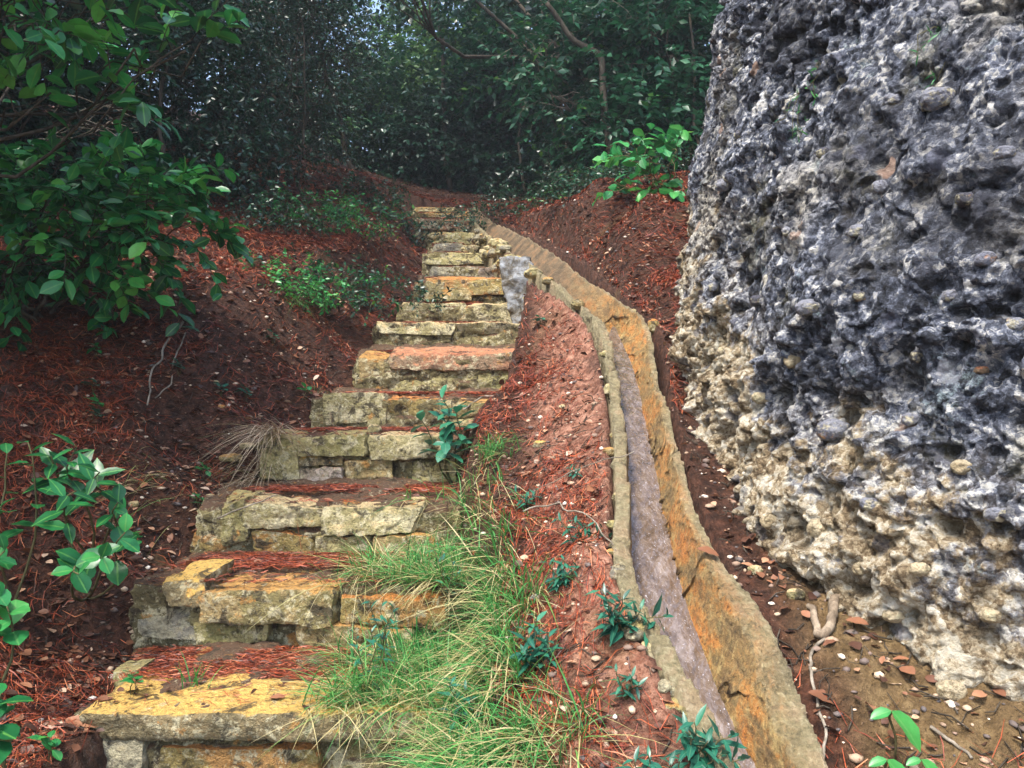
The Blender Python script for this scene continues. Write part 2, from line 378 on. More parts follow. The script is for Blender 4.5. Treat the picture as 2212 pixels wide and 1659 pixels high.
# ------------------------------------------------------------------ stairs: surveyed step edges and stones (photo points)
# (nose y, left x, right x, riser foot y, tilt of the tread, stones [x0,y0,x1,y1,material])
ST = [
 (1534, 180, 1010, 1760, .05, [(186,1528,960,1590,YEL),(148,1572,325,1720,GRY),(342,1606,700,1740,ORA),(712,1600,960,1740,OCH),(238,1440,300,1478,OLI)]),
 (1265, 300, 1020, 1425, .06, [(356,1243,452,1305,YEL),(432,1268,735,1345,OCH),(740,1278,960,1350,ORA),(305,1302,430,1388,GRY),(425,1330,575,1400,OLI),(645,1350,900,1412,OCH)]),
 (1090, 440, 980, 1215, .10, [(480,1083,540,1178,OLI),(512,1092,700,1142,CRE),(700,1095,900,1150,CRE),(535,1150,672,1212,ORA),(413,1152,500,1207,ORA),(690,1155,800,1206,OLI),(805,1158,940,1210,OCH)]),
 (945, 560, 985, 1062, .10, [(570,942,640,1042,OLI),(632,940,800,985,OLI),(800,945,970,990,CRE),(640,984,735,1004,YEL),(638,1008,738,1056,PIN),(745,992,842,1058,OCH),(884,996,975,1058,OLI)]),
 (862, 690, 1075, 935, .12, [(706,856,835,915,CRE),(836,866,960,900,ORA),(962,868,1062,902,OCH),(796,904,836,928,CRE),(840,905,950,935,OLI),(955,905,1050,935,OLI)]),
 (772, 775, 1130, 850, .22, [(780,770,838,830,OCH),(842,762,1128,806,RED),(840,806,990,846,OLI),(992,808,1108,850,OLI)]),
 (702, 812, 1150, 757, .12, [(815,698,985,724,CRE),(986,698,1148,722,CRE),(828,724,960,756,OLI),(964,724,1060,756,OCH),(1062,724,1150,756,OLI)]),
 (658, 866, 1130, 697, .12, [(868,655,998,697,CRE),(1012,656,1122,697,CRE)]),
 (610, 900, 1112, 655, .30, [(940,606,1104,636,ORA),(918,612,1020,655,OCH),(1022,634,1108,656,OLI)]),
 (580, 930, 1098, 607, .15, [(932,578,1030,606,GRY),(1032,577,1094,606,PIN)]),
 (547, 920, 1070, 575, .15, [(922,546,1058,575,OLI)]),
 (529, 930, 1064, 546, .15, [(934,528,1000,546,GRY),(1002,527,1060,545,ORA)]),
 (504, 925, 1056, 527, .15, [(930,503,1052,527,OLI)]),
 (476, 900, 1046, 503, .30, [(905,475,960,501,RED),(962,474,1040,501,RED)]),
 (461, 900, 1020, 474, .20, [(905,460,1012,474,ORA)]),
 (449, 895, 990, 459, .15, [(899,448,982,459,OCH)]),
]
SY, SZ, SXL, SXR = [], [], [], []
for (ny, xl, xr, fy, tl, stones) in ST:
    p = pl(600, ny); SY.append(p[1]); SZ.append(p[2])
    SXL.append(at(xl, ny, p[1])[0]); SXR.append(at(xr, ny, p[1])[0])
SY = np.array(SY); SZ = np.array(SZ); SXL = np.array(SXL); SXR = np.array(SXR); TILT = np.array([s[4] for s in ST])

# ------------------------------------------------------------------ channel survey
CH = [  # left inner rim, right inner rim, right water edge, rim height over the stair slope, depth, left rim width, right rim width
 ((1012,452),(1024,444),(1020,448), .02,.05,.05,.05),
 ((1035,488),(1056,474),(1048,483), .10,.08,.06,.06),
 ((1085,533),(1112,502),(1100,520), .22,.10,.07,.06),
 ((1150,576),(1174,536),(1166,558), .33,.11,.08,.06),
 ((1220,630),(1244,588),(1236,612), .36,.11,.08,.06),
 ((1288,682),(1332,650),(1312,674), .36,.11,.07,.06),
 ((1317,728),(1390,704),(1340,728), .35,.12,.05,.035),
 ((1332,800),(1404,782),(1374,800), .35,.12,.045,.03),
 ((1345,900),(1426,890),(1402,905), .35,.13,.042,.03),
 ((1356,1040),(1462,1022),(1434,1048), .35,.14,.04,.03),
 ((1363,1180),(1500,1152),(1470,1180), .35,.15,.045,.032),
 ((1390,1290),(1552,1268),(1494,1290), .35,.15,.045,.058),
 ((1448,1400),(1612,1392),(1526,1405), .34,.13,.042,.07),
 ((1512,1510),(1660,1510),(1560,1515), .33,.12,.04,.068),
 ((1590,1640),(1708,1650),(1628,1650), .32,.11,.04,.066),
 ((1690,1810),(1780,1820),(1722,1820), .30,.10,.04,.06),
]
cl, cr_, cw, cdep, clw, crw = [], [], [], [], [], []
for a, b, c, h, d, lw, rw in CH:
    cl.append(pl(*a, h)); cr_.append(pl(*b, h)); cw.append(pl(c[0]-.22*max(0, (c[0]-a[0])*(a[1] > 720)), c[1], h-d)); cdep.append(d); clw.append(lw); crw.append(rw)
cl, cr_, cw = map(np.array, (cl, cr_, cw))
def resample(A, n):
    A = np.asarray(A, float); t = np.arange(len(A)); u = np.linspace(0, len(A)-1, n)
    A2 = A if A.ndim > 1 else A[:, None]
    i = np.clip(np.floor(u).astype(int), 0, len(A)-2); f = (u-i)[:, None]
    p0 = A2[np.clip(i-1, 0, None)]; p1 = A2[i]; p2 = A2[i+1]; p3 = A2[np.clip(i+2, None, len(A)-1)]
    r = .5*((2*p1)+(-p0+p2)*f+(2*p0-5*p1+4*p2-p3)*f**2+(-p0+3*p1-3*p2+p3)*f**3)
    return r if A.ndim > 1 else r[:, 0]
NCH = 520
CL, CR, CW = resample(cl, NCH), resample(cr_, NCH), resample(cw, NCH)
CLW, CRW, CDP = resample(clw, NCH), resample(crw, NCH), resample(cdep, NCH)
CROSS = CR-CL; CROSS[:, 2] = 0; CROSS /= np.linalg.norm(CROSS, axis=1)[:, None]

# ------------------------------------------------------------------ the ground
CP = [pl(0,1659,0), pl(100,1500,.02), pl(0,1300,.08), pl(250,1350,.03), pl(0,1050,.2), pl(330,1100,.07), pl(460,950,.10),
 pl(300,850,.2), pl(0,850,.33), pl(560,850,.19), pl(690,790,.14), pl(500,720,.25), pl(200,720,.35), pl(780,700,.10), pl(850,640,.09),
 pl(700,620,.25), pl(450,600,.5), pl(880,560,.10), pl(750,520,.3), pl(600,520,.45), pl(880,480,.10), pl(700,420,.45), pl(780,372,.5),
 pl(860,410,.22), (-1.6,10,3.75), (-4,4,1.9), (-4,7,3.3), (-4,2,.9), (-3,10,4.4), (-7,6,3.2), (-7,12,5.6), (-6,2,1.2),
 pl(950,442,0), at(1000,420,11), (0,14,4.7), (3,13,5.0), (0,20,6), (-9,20,7.2), (9,20,7.2), (6,8,4), (6,4,2.2), (5,1,.7), (0,-3,-1.5), (-4,-3,-1.2), (4,-3,-1.2),
 (-.5,.6,-.75),(.4,.5,-.55),(-1.2,1.0,-.2),(1.2,.7,-.1),
 (0,60,8), (-60,60,12), (60,60,12), (-60,-60,-6), (60,-60,-6), (-60,0,4), (60,0,4), (0,-60,-6),
 pl(1150,470,.06), pl(1250,540,.32), pl(1370,650,.32), pl(1430,700,.32), pl(1440,620,.45), pl(1300,520,.42), pl(1450,520,.6),
 pl(1200,440,.3), pl(1400,420,.8), pl(1290,392,.75), pl(1480,850,.30), pl(1540,960,.30), pl(1590,1080,.30), pl(1660,1200,.32), pl(1770,1350,.33),
 pl(1850,1500,.30), pl(1900,1650,.28), pl(2150,1600,.35), pl(1850,1380,.42), (1.5,3,1.0), (1.6,4.2,1.6), (2.2,2.2,.7),
 pl(1280,760,.31), pl(1180,640,.22), pl(1220,800,.23), pl(1160,830,.12), pl(1240,950,.26), pl(1130,960,.12), pl(1300,1000,.33),
 pl(1280,1200,.31), pl(1180,1150,.22), pl(1080,1100,.10), pl(1340,1350,.32), pl(1200,1400,.23), pl(1050,1400,.10), pl(1420,1500,.31),
 pl(1250,1600,.26), pl(1050,1640,.10), pl(950,1200,.04), pl(1230,870,.25), pl(1300,880,.33), pl(1530,1640,.28)]
CP = np.array(CP); res = CP[:, 2]-np.clip(SL*(CP[:, 1]-Y0), -2, 6)
def rbf_fit(P, v, lam=.01):
    d = np.sqrt(((P[:, None]-P[None])**2).sum(-1)); n = len(P)
    K = d+0*np.eye(n)-lam*np.eye(n)
    A = np.zeros((n+3, n+3)); A[:n, :n] = K; A[:n, n] = 1; A[:n, n+1:] = P; A[n, :n] = 1; A[n+1:, :n] = P.T
    return np.linalg.solve(A, np.concatenate([v, [0, 0, 0]]))
RW = rbf_fit(CP[:, :2], res)
def base(x, y):
    out = np.zeros(len(x))
    for s in range(0, len(x), 40000):
        q = np.stack([x[s:s+40000], y[s:s+40000]], 1)
        d = np.sqrt(((q[:, None]-CP[None, :, :2])**2).sum(-1))
        out[s:s+40000] = d@RW[:len(CP)]+RW[len(CP)]+q@RW[len(CP)+1:]
    return out+np.clip(SL*(y-Y0), -2, 6)
xs = np.concatenate([-np.geomspace(70, 3.3, 40), np.arange(-3.2, 2.2, .0165), np.geomspace(2.3, 70, 40)])
ys = np.concatenate([-np.geomspace(70, .8, 25), np.linspace(-.7, 1.2, 30), np.arange(1.22, 6, .0165), np.arange(6, 11, .035), np.geomspace(11.1, 75, 60)])
XX, YY = np.meshgrid(xs, ys, indexing='ij'); gx, gy = XX.ravel(), YY.ravel()
gz = base(gx, gy)
P3 = np.stack([gx, gy, gx*0], 1)
near = np.exp(-(np.maximum(0, np.hypot(gx, gy-4)-6)/8)**2)
gz += .035*fbm(P3*3.0, 4, 3)+near*(.036*fbm(P3*9, 5, 9, .6)+.022*np.maximum(0, fbm(P3*26, 3, 12))+.014*fbm(P3*45, 3, 15))
f1, f2, idv = worley(P3*np.array([1, 1, 1])*16, 5)
gz += near*np.where(idv > .72, np.maximum(0, .42-f1)*.035, 0)
# the stair corridor and the channel trench are cut into the ground
def corridor(x, y):
    l = np.interp(y, SY, SXL); r = np.interp(y, SY, SXR); j = .03*fbm(np.stack([x*0, y*6, x*0], 1), 2, 44)
    d = np.minimum(x-(l+j+.02), (r-.02)-x); d = np.where(y < SY[0]-.1, np.where(y > .9, np.minimum(d, 1), -1), d)
    return np.where((y > SY[-1]+.2), -1, d)
dc = corridor(gx, gy)
kk = np.clip(np.searchsorted(SY, gy)-1, 0, len(SY)-1); bk = np.clip((gy-SY[kk])/np.append(np.diff(SY), .3)[kk], 0, 1.5)
lvl = np.interp(gy, np.stack([SY+.01, SY+.15], 1).ravel()[1:], np.stack([np.append(SZ[0]-.2, SZ[:-1]), SZ], 1).ravel()[1:])
left = gx < (np.interp(gy, SY, SXL)+np.interp(gy, SY, SXR))/2
rng_y = (gy > 1.2) & (gy < SY[-1]+.1)
fl = np.clip(-dc/np.where(left, .50+.16*fbm(P3*3, 2, 47), .10), 0, 1); fl = fl**1.1
tgt = np.minimum(lvl-.05+.04*fbm(P3*8, 4, 48), gz)
gz = np.where(rng_y & (dc < .13), tgt*(1-fl)+gz*fl, gz)
wgt = np.clip((dc-.03)/.05, 0, 1); wgt = wgt*wgt*(3-2*wgt)
gz = gz*(1-wgt)+np.minimum(gz, nose(gy)-.30)*wgt
CM = (CL+CR)/2; HWID = np.linalg.norm((CR-CL)[:, :2], axis=1)/2
def chandist(x, y):
    best = np.full(len(x), 9.); zz = np.zeros(len(x)); m = (x > -1.2) & (x < 1.6) & (y > .6) & (y < 10)
    idx = np.where(m)[0]; q = np.stack([x[idx], y[idx]], 1)
    for s in range(0, len(idx), 20000):
        dd = np.sqrt(((q[s:s+20000, None]-CM[None, ::4, :2])**2).sum(-1)); k = dd.argmin(1)
        best[idx[s:s+20000]] = dd[np.arange(len(k)), k]-HWID[::4][k]; zz[idx[s:s+20000]] = CM[::4][k, 2]
    return best, zz
dch, zch = chandist(gx, gy)
wg = np.clip((.05-dch)/.04, 0, 1); gz = gz*(1-wg)+np.minimum(gz, zch-.22)*wg
ledge = np.exp(-((dch-.09)/.05)**2)*(dch > .04)
gz = gz-np.maximum(0, gz-(zch-.012))*np.clip((.16-dch)/.1, 0, 1)
rise = zch-.02-np.maximum(0, dch-.06)*1.15+.02*fbm(P3*12, 3, 49)
gz = np.where((dch > .045) & (dch < .5) & (corridor(gx, gy) < -.02) & (gy > 1.0) & (gy < 7.6), np.maximum(gz, rise), gz)
clay = np.clip(1-np.abs(gx-np.interp(gy, [1.3,2,3,4,5], [.22,.2,.22,.3,.25]))/.22, 0, 1)*(gy < 4.9)*np.clip((-dch*0+dch-.02)/.05, 0, 1)
clay = np.clip(clay*1.6+.4*fbm(P3*7, 3, 71), 0, 1)*(clay > 0)
tan = np.clip((gx-.62+.1*fbm(P3*5, 3, 72))/.12, 0, 1)*np.clip((2.6-gy)/.4, 0, 1)
tan = np.maximum(tan, np.clip(fbm(P3*3.2, 5, 73)*3-1.1, 0, .45)*near)
V = np.stack([gx, gy, gz], 1)
ground = mk('ground', V, grid_faces(len(xs), len(ys)), SOIL, attrs={'clay': clay, 'tan': tan})
ground['kind'] = 'structure'
GZ = gz.reshape(len(xs), len(ys))
def H(x, y, steps=True):
    x = np.atleast_1d(x); y = np.atleast_1d(y)
    i = np.clip(np.searchsorted(xs, x)-1, 0, len(xs)-2); j = np.clip(np.searchsorted(ys, y)-1, 0, len(ys)-2)
    fx = np.clip((x-xs[i])/(xs[i+1]-xs[i]), 0, 1); fy = np.clip((y-ys[j])/(ys[j+1]-ys[j]), 0, 1)
    z = GZ[i, j]*(1-fx)*(1-fy)+GZ[i+1, j]*fx*(1-fy)+GZ[i, j+1]*(1-fx)*fy+GZ[i+1, j+1]*fx*fy
    if steps:
        k = np.searchsorted(SY, y+.012)-1; inc = (corridor(x, y) > .0) & (k >= 0); k = np.clip(k, 0, len(SY)-1)
        z = np.where(inc, np.maximum(z, SZ[k]+TILT[k]*np.minimum(y-SY[k], .16)+.006), z)
    return z

# ------------------------------------------------------------------ rough stones
def rough_box(x0, x1, y0, y1, z0, z1, seed, cell=.014, amp=.012, rnd=.35, tilt=0, strata=.5):
    c = np.array([(x0+x1)/2, (y0+y1)/2, (z0+z1)/2]); h = np.array([x1-x0, y1-y0, z1-z0])/2
    Vs, Fs, off = [], [], 0
    for ax in range(3):
        a, b = [k for k in range(3) if k != ax]
        na = max(4, min(70, int(2*h[a]/cell))); nb_ = max(4, min(70, int(2*h[b]/cell)))
        A, B = np.meshgrid(np.linspace(-1, 1, na), np.linspace(-1, 1, nb_), indexing='ij')
        for sgn in (-1, 1):
            q = np.zeros((na*nb_, 3)); q[:, a] = A.ravel(); q[:, b] = B.ravel(); q[:, ax] = sgn
            F = grid_faces(na, nb_, off)
            if (sgn > 0) == (ax == 1): F = F[:, ::-1]
            Vs.append(q); Fs.append(F); off += na*nb_
    q = np.concatenate(Vs); F = np.concatenate(Fs)
    p = 6.0; nrm = (np.abs(q)**p).sum(1)**(1/p)
    qr = q/nrm[:, None]
    q2 = q*(1-rnd)+qr*rnd
    rg = np.random.default_rng(seed+5000); J = rg.uniform(-1, 1, (2, 2, 2, 3))*np.minimum(h*.3, .024)*(rnd > .2)
    wq = (q2*.5+.5); P = c+q2*h
    for a_ in (0, 1):
        for b_ in (0, 1):
            for c_ in (0, 1):
                ww = (wq[:, 0] if a_ else 1-wq[:, 0])*(wq[:, 1] if b_ else 1-wq[:, 1])*(wq[:, 2] if c_ else 1-wq[:, 2])
                P = P+ww[:, None]*J[a_, b_, c_]
    n = q/np.linalg.norm(q, axis=1)[:, None]
    S = P+seed*3.7
    low = fbm(S*4.5, 3, seed); mid = fbm(S*np.array([14, 14, 26]), 4, seed+3, .6); fine = fbm(S*60, 2, seed+7)
    ledge = np.abs(fbm(S*np.array([3, 3, 16]), 3, seed+9))
    d = amp*(1.9*low+1.5*mid+.45*fine-strata*2.2*ledge)
    P = P+n*np.minimum(d, amp*1.3)[:, None]
    P[:, 2] += tilt*(P[:, 1]-y0)*(q[:, 2]*.5+.5)
    return P, F
class OBuf(Buf): pass
SEED = 1
STEPLBL = ['lowest step with a wide yellow topped slab over an orange stone at the picture foot',
 'second step from the bottom with a small yellow capped corner stone split from its slab',
 'third step from the bottom, cream lichen slab over a dark gap',
 'fourth step from the bottom, pale pink stone in its riser',
 'fifth step up directly behind the leafy sapling with a cream block at its left end',
 'sixth step up with a long reddish pink capping slab',
 'seventh step up with a thin cream capping edge across its full width',
 'eighth step up made of two cream blocks parted by red needles',
 'ninth step up with bright orange slab beside the white plastered wall',
 'tenth step up faced in plain grey stone above the orange step',
 'eleventh step up, a dark olive mossy stone below the small orange stone',
 'twelfth step up, low and grey with a small orange stone at its right',
 'thirteenth step up, a dark mossy riser beneath the reddish brown slab',
 'smooth reddish brown stone step beside the head of the water channel',
 'narrow bright orange step second from the top of the flight',
 'topmost pale flat step where the flight meets the forest path']
for k, (ny, xl, xr, fy, tl, stones) in enumerate(ST):
    Yk, Zk = SY[k], SZ[k]
    root = thing('stone_step', STEPLBL[k], 'stone step', ((SXL[k]+SXR[k])/2, float(Yk), float(SZ[k-1] if k else Zk-.25)), 'steps of the rough stone stair')
    ynext = SY[k+1]+.06 if k+1 < len(SY) else Yk+.4
    zb = (SZ[k-1] if k else Zk-.28)-.05
    P, F = rough_box(SXL[k]-.03, SXR[k]+.03, Yk+(.012 if k < 4 else -.012), ynext, zb, Zk-.006, 200+k, .010, .022, .15, tl, .5)
    mk('mortar_bed', P, F, MOR, root)
    for (a, b, c, d, mt) in stones:
        SEED += 1
        a_, c_ = a-2, c+3
        x0 = at(a_, ny, Yk)[0]; x1 = at(c_, ny, Yk)[0]; z1 = at(a, b, Yk)[2]; z0 = at(a, d, Yk)[2]
        rng = np.random.default_rng(SEED)
        top = b < ny+14
        pr = rng.uniform(-.022, .012) if not top else rng.uniform(-.035, -.015)
        dep = rng.uniform(.16, .22) if top else .12
        if k == 0 and top: dep = .30
        if (a, b) == (238, 1440): pr = .2; z1 -= .0; z0 = Zk-.02; z1 = Zk+.03; x0 = at(a, 1460, Yk+.2)[0]; x1 = at(c, 1460, Yk+.2)[0]; dep = .12
        P, F = rough_box(x0, x1, Yk+pr, Yk+pr+dep, z0, z1, SEED, .0075 if k < 4 else .011, .010 if (z1-z0) > .06 else .006, .36, tl*.9 if top else 0)
        mk('slab' if top and (c-a) > 140 else 'stone', P, F, mt, root)

# ------------------------------------------------------------------ water channel
def channel():
    ts = []
    prof = []     # rows across: outer foot, outer rim, inner rim ... floor ... inner rim, outer rim, outer foot
    up = np.array([0, 0, 1.])
    LO = CL-CROSS*CLW[:, None]; RO = CR+CROSS*CRW[:, None]
    FLo = CL+CROSS*.012; FLo = FLo-up*(CDP[:, None]+.015)
    FRo = CW-up*.02; dry = np.clip((CM[:, 1]-3.9)/.4, 0, 1)[:, None]; FRo = FRo*(1-dry)+(CL+CROSS*.06-up*(CDP[:, None]))*dry
    rows = []; wall = []
    def seg(A, B, n, w0, w1, last=False):
        for i in range(n+(1 if last else 0)):
            f = i/n; rows.append(A*(1-f)+B*f); wall.append(w0*(1-f)+w1*f)
    seg(LO-up*.28-CROSS*.02, LO, 8, 0, 0); seg(LO, CL, 6, 0, 0.1); seg(CL, FLo, 8, .1, 1); seg(FLo, FRo, 8, 1, 1)
    seg(FRo, CR*1.0, 20, 1, .85); seg(CR, RO, 8, .5, 0); seg(RO, RO-up*.28+CROSS*.02, 8, 0, 0, True)
    R = np.stack(rows, 1); n = R.shape[1]; P = R.reshape(-1, 3)
    W = np.tile(np.array(wall), NCH)
    old = np.repeat(np.clip((CM[:, 1]-3.9)/.9, 0, 1), n)
    d = .011*fbm(P*16, 5, 61, .65)+.006*fbm(P*60, 3, 63)+.010*fbm(P*5, 2, 64)-.020*np.clip(1-np.abs(fbm(P*np.array([2.2, 4, 3]), 3, 65))/.02, 0, 1)
    edge = np.tile(np.exp(-((np.arange(n)-14)/2.)**2)+np.exp(-((np.arange(n)-50)/3.)**2), NCH)
    P = P+up*(d*(1.1+edge*1.3))[:, None]+np.repeat(CROSS, n, 0)*(d*.9)[:, None]
    # sag in the middle of the inner right wall so it reads as a worn trough
    k = np.tile(np.exp(-((np.arange(n)-36)/6.)**2), NCH); P = P-up*(k*.012)[:, None]
    F = grid_faces(NCH, n)
    c = thing('water_channel', 'rusty orange mineral crusted concrete channel curving down beside the stair', 'water channel', tuple(CM[200]))
    mk('trough', P, F, CHAN, c, True, {'wall': W, 'old': old})
    wn = 14; wl = CL+CROSS*.004; wr = CW+CROSS*.012
    wrow = [wl*(1-i/(wn-1))+wr*(i/(wn-1)) for i in range(wn)]
    Z = CL[:, 2]-CDP-.002
    Wt = np.stack(wrow, 1)
    for i in range(wn):
        f = i/(wn-1); Wt[:, i, 2] = (CL[:, 2]-CDP)*(1-f)+(CW[:, 2])*f
    Wt = Wt[CM[:, 1] < 3.98]; nw = len(Wt)
    Wp = Wt.reshape(-1, 3); Wp[:, 2] += .004*fbm(Wp*np.array([30, 12, 12]), 3, 66)+.003*fbm(Wp*70, 2, 67)
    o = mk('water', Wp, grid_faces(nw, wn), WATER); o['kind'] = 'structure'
channel()
# little plastered retaining wall under the channel, facing the stair
def plaster():
    P1 = at(1103, 700, 5.05); rows = []
    xa, xb = at(1100, 600, 5.2)[0], at(1162, 600, 5.2)[0]
    P, F = rough_box(-.045, .155, 4.98, 5.3, 1.44, 1.90, 901, .009, .014, .35, .0)
    P[:, 0] += (P[:, 2]-1.66)*-.12; P[:, 0] += (1.7-P[:, 2]).clip(0)*.12
    tag(mk('plaster_wall', P, F, PLAS), 'small flaking white plastered wall propping the channel beside the stair', 'wall')
plaster()

# ------------------------------------------------------------------ boulder
def boulder():
    c0 = np.array([2.6, 2.9]); sil = [(0,1562),(100,1532),(200,1512),(350,1500),(500,1482),(600,1466),(700,1456),(800,1462)]
    spy = [a for a, b in sil]; spx = [b for a, b in sil]
    def Rz(z):
        R = 1.9; D = np.hypot(*c0); ca = math.atan2(c0[0], c0[1])
        for _ in range(12):
            t = math.sqrt(max(.1, D*D-R*R)); a = ca-math.asin(min(.99, R/D)); Yt = t*math.cos(a)
            py = 877-FPX*(z-CAMZ)/Yt
            px = np.interp(py, spy, spx); a = math.atan((px-CX)/FPX); R = D*math.sin(ca-a)
        return R
    zs = np.concatenate([np.arange(.12, 2.95, .0043), np.linspace(2.96, 4.3, 60)])
    rz = []
    for z in zs:
        r = Rz(min(max(z, .9), 2.75))
        if z < .9: r = r+.04*np.sin((.9-z)*3.2)-max(0, .42-z)*.12
        if z > 2.75: r = r-.12*(z-2.75)**1.0-.35*max(0, z-3.2)**2
        if z > 4.0: r *= math.sqrt(max(.02, 1-((z-4.0)/.31)**2))
        rz.append(r-.045*min(1, max(0, (z-1.5)/1.2)))
    rz = np.array(rz)
    # angles measured at the rock's axis; dense where it faces the stair
    dense = np.concatenate([np.arange(math.radians(150), math.radians(226), .0043/1.95), np.arange(math.radians(226), math.radians(262), .016/1.95)]); rest = np.linspace(math.radians(262), math.radians(510), 60)[1:]
    th = np.concatenate([dense, rest])
    T, Zg = np.meshgrid(th, zs, indexing='ij'); R = np.broadcast_to(rz, T.shape)
    sq = 1+.035*np.cos(4*(T-math.radians(225)))
    X = c0[0]+R*sq*np.cos(T); Y = c0[1]+R*sq*np.sin(T)
    P = np.stack([X.ravel(), Y.ravel(), Zg.ravel()], 1); N = np.stack([np.cos(T).ravel(), np.sin(T).ravel(), 0*T.ravel()], 1)
    dn = np.repeat(np.arange(len(th)) < len(dense), len(zs))
    big = .085*fbm(P*1.5, 3, 81)+.045*fbm(P*4, 3, 84)
    warp = P+.02*np.stack([fbm(P*9, 2, 91), fbm(P*9, 2, 92), fbm(P*9, 2, 93)], 1)
    d = big.copy(); pit = np.zeros(len(P))
    q = warp[dn]+.012*np.stack([fbm(P[dn]*28, 3, 94), fbm(P[dn]*28, 3, 95), fbm(P[dn]*28, 3, 96)], 1); dd = np.zeros(len(q))
    f1, f2, i1 = worley(q*np.array([7, 7, 9.5]), 101)      # cobbles
    dd += np.where(i1 > .55, np.sqrt(np.maximum(0, 1-(f1/.5)**2))*.042, 0)
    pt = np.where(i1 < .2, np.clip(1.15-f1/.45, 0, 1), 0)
    f1, f2, i2 = worley(q*np.array([15, 15, 20]), 111)     # pebbles and pits
    dd += np.where(i2 > .5, np.sqrt(np.maximum(0, 1-(f1/.48)**2))*.024, 0)
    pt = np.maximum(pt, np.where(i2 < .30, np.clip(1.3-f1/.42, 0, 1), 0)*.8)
    f1, f2, i3 = worley(q*34, 121)
    dd += np.where(i3 > .35, np.sqrt(np.maximum(0, 1-(f1/.5)**2))*.012, -np.clip(1.2-f1/.5, 0, 1)*.016)
    f1, f2, i4 = worley(q*66, 124)
    dd += np.where(i4 > .4, np.maximum(0, .5-f1)*.014, -np.maximum(0, .5-f1)*.016)
    rid = 1-np.abs(fbm(q*np.array([8, 8, 6]), 5, 131, .6))*3
    dd += .026*np.maximum(rid, -.8)+.022*fbm(q*22, 5, 141, .75)
    crk = np.abs(fbm(P[dn]*np.array([1.6, 1.6, 1.1])+3.3, 4, 171, .6)); dd -= np.clip(1-crk/.018, 0, 1)*.035
    sm = np.clip(fbm(P[dn]*2.1+9, 2, 175)*2.2+.35, 0, 1)     # some areas weather flatter than others
    dd = dd*(.86-.45*sm); dd -= pt*(.048-.022*sm)
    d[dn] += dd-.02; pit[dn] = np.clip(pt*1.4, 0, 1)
    P = P+N*d[:, None]; P[:, 2] += np.where(dn, .012*fbm(P*22, 3, 151), 0)
    F = grid_faces(len(th), len(zs))
    # sew the seam and cap
    n, m = len(th), len(zs)
    P = P.reshape(n, m, 3); P[-1] = P[0]; P = P.reshape(-1, 3)
    top = len(P); P = np.concatenate([P, [[c0[0], c0[1], 4.33]]]); pit = np.append(pit, 0)
    i = np.arange(n-1); F3 = np.stack([i*m+m-1, (i+1)*m+m-1, np.full(n-1, top)], 1)
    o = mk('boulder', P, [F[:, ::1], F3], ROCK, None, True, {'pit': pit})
    tag(o, 'huge pitted grey and cream conglomerate boulder towering over the channel', 'boulder')
    return o
BOULDER = boulder()

# ------------------------------------------------------------------ leaves, blades, needles
def unit(a): return a/(np.linalg.norm(a, axis=-1, keepdims=True)+1e-9)
# leaf templates: columns along, across, lift
def leaf_tpl(kind):
    if kind == 'big':      # obovate leaf, wavy, folded along the midrib
        st = [(0, 0), (.12, .10), (.3, .21), (.5, .27), (.7, .25), (.86, .15), (1, 0)]
    elif kind == 'lance':
        st = [(0, 0), (.15, .07), (.4, .125), (.7, .09), (1, 0)]
    elif kind == 'round':
        st = [(0, 0), (.12, .2), (.35, .36), (.65, .36), (.88, .2), (1, 0)]
    else:                  # small
        st = [(0, 0), (.45, .24), (1, 0)]
    V = []; A = []
    for i, (a, wd) in enumerate(st):
        dro = -.16*a*a
        if wd == 0: V.append((a, 0, dro)); A.append(0)
        else:
            wv = .015*(-1)**i
            V += [(a, -wd, dro+.28*wd+wv), (a, 0, dro), (a, wd, dro+.28*wd-wv)]; A += [1, 0, 1]
    F4 = []; F3 = []; n = len(st)
    idx = [0]; k = 1
    for i in range(1, n-1): idx.append(k); k += 3
    tip = k
    F3 += [(0, idx[1]+1, idx[1]), (0, idx[1]+2, idx[1]+1)]
    for i in range(1, n-2):
        a, b = idx[i], idx[i+1]
        F4 += [(a, a+1, b+1, b), (a+1, a+2, b+2, b+1)]
    F3 += [(idx[n-2], idx[n-2]+1, tip), (idx[n-2]+1, idx[n-2]+2, tip)]
    return np.array(V, float), np.array(F4, int).reshape(-1, 4), np.array(F3, int), np.array(A, float)
TPL = {k: leaf_tpl(k) for k in ('big', 'lance', 'round', 'small')}
def add_leaves(buf, kind, pos, d, nrm, size, tone, width=1.0):
    TV, T4, T3, TA = TPL[kind]; n = len(pos); m = len(TV)
    if n == 0: return
    d = unit(d); s = unit(np.cross(nrm, d)); u = np.cross(d, s)
    size = np.broadcast_to(np.asarray(size, float), (n,)); wd = np.broadcast_to(np.asarray(width, float), (n,))
    V = pos[:, None]+size[:, None, None]*(TV[None, :, 0, None]*d[:, None]+TV[None, :, 1, None]*wd[:, None, None]*s[:, None]+TV[None, :, 2, None]*u[:, None])
    off = (np.arange(n)*m)[:, None, None]
    buf.add(V.reshape(-1, 3), (T4[None]+off).reshape(-1, 4) if len(T4) else None, (T3[None]+off).reshape(-1, 3),
            tone=np.repeat(np.clip(tone, 0, 1), m), across=np.tile(TA, n))
def rdir(rng, n):
    return unit(rng.normal(size=(n, 3)))
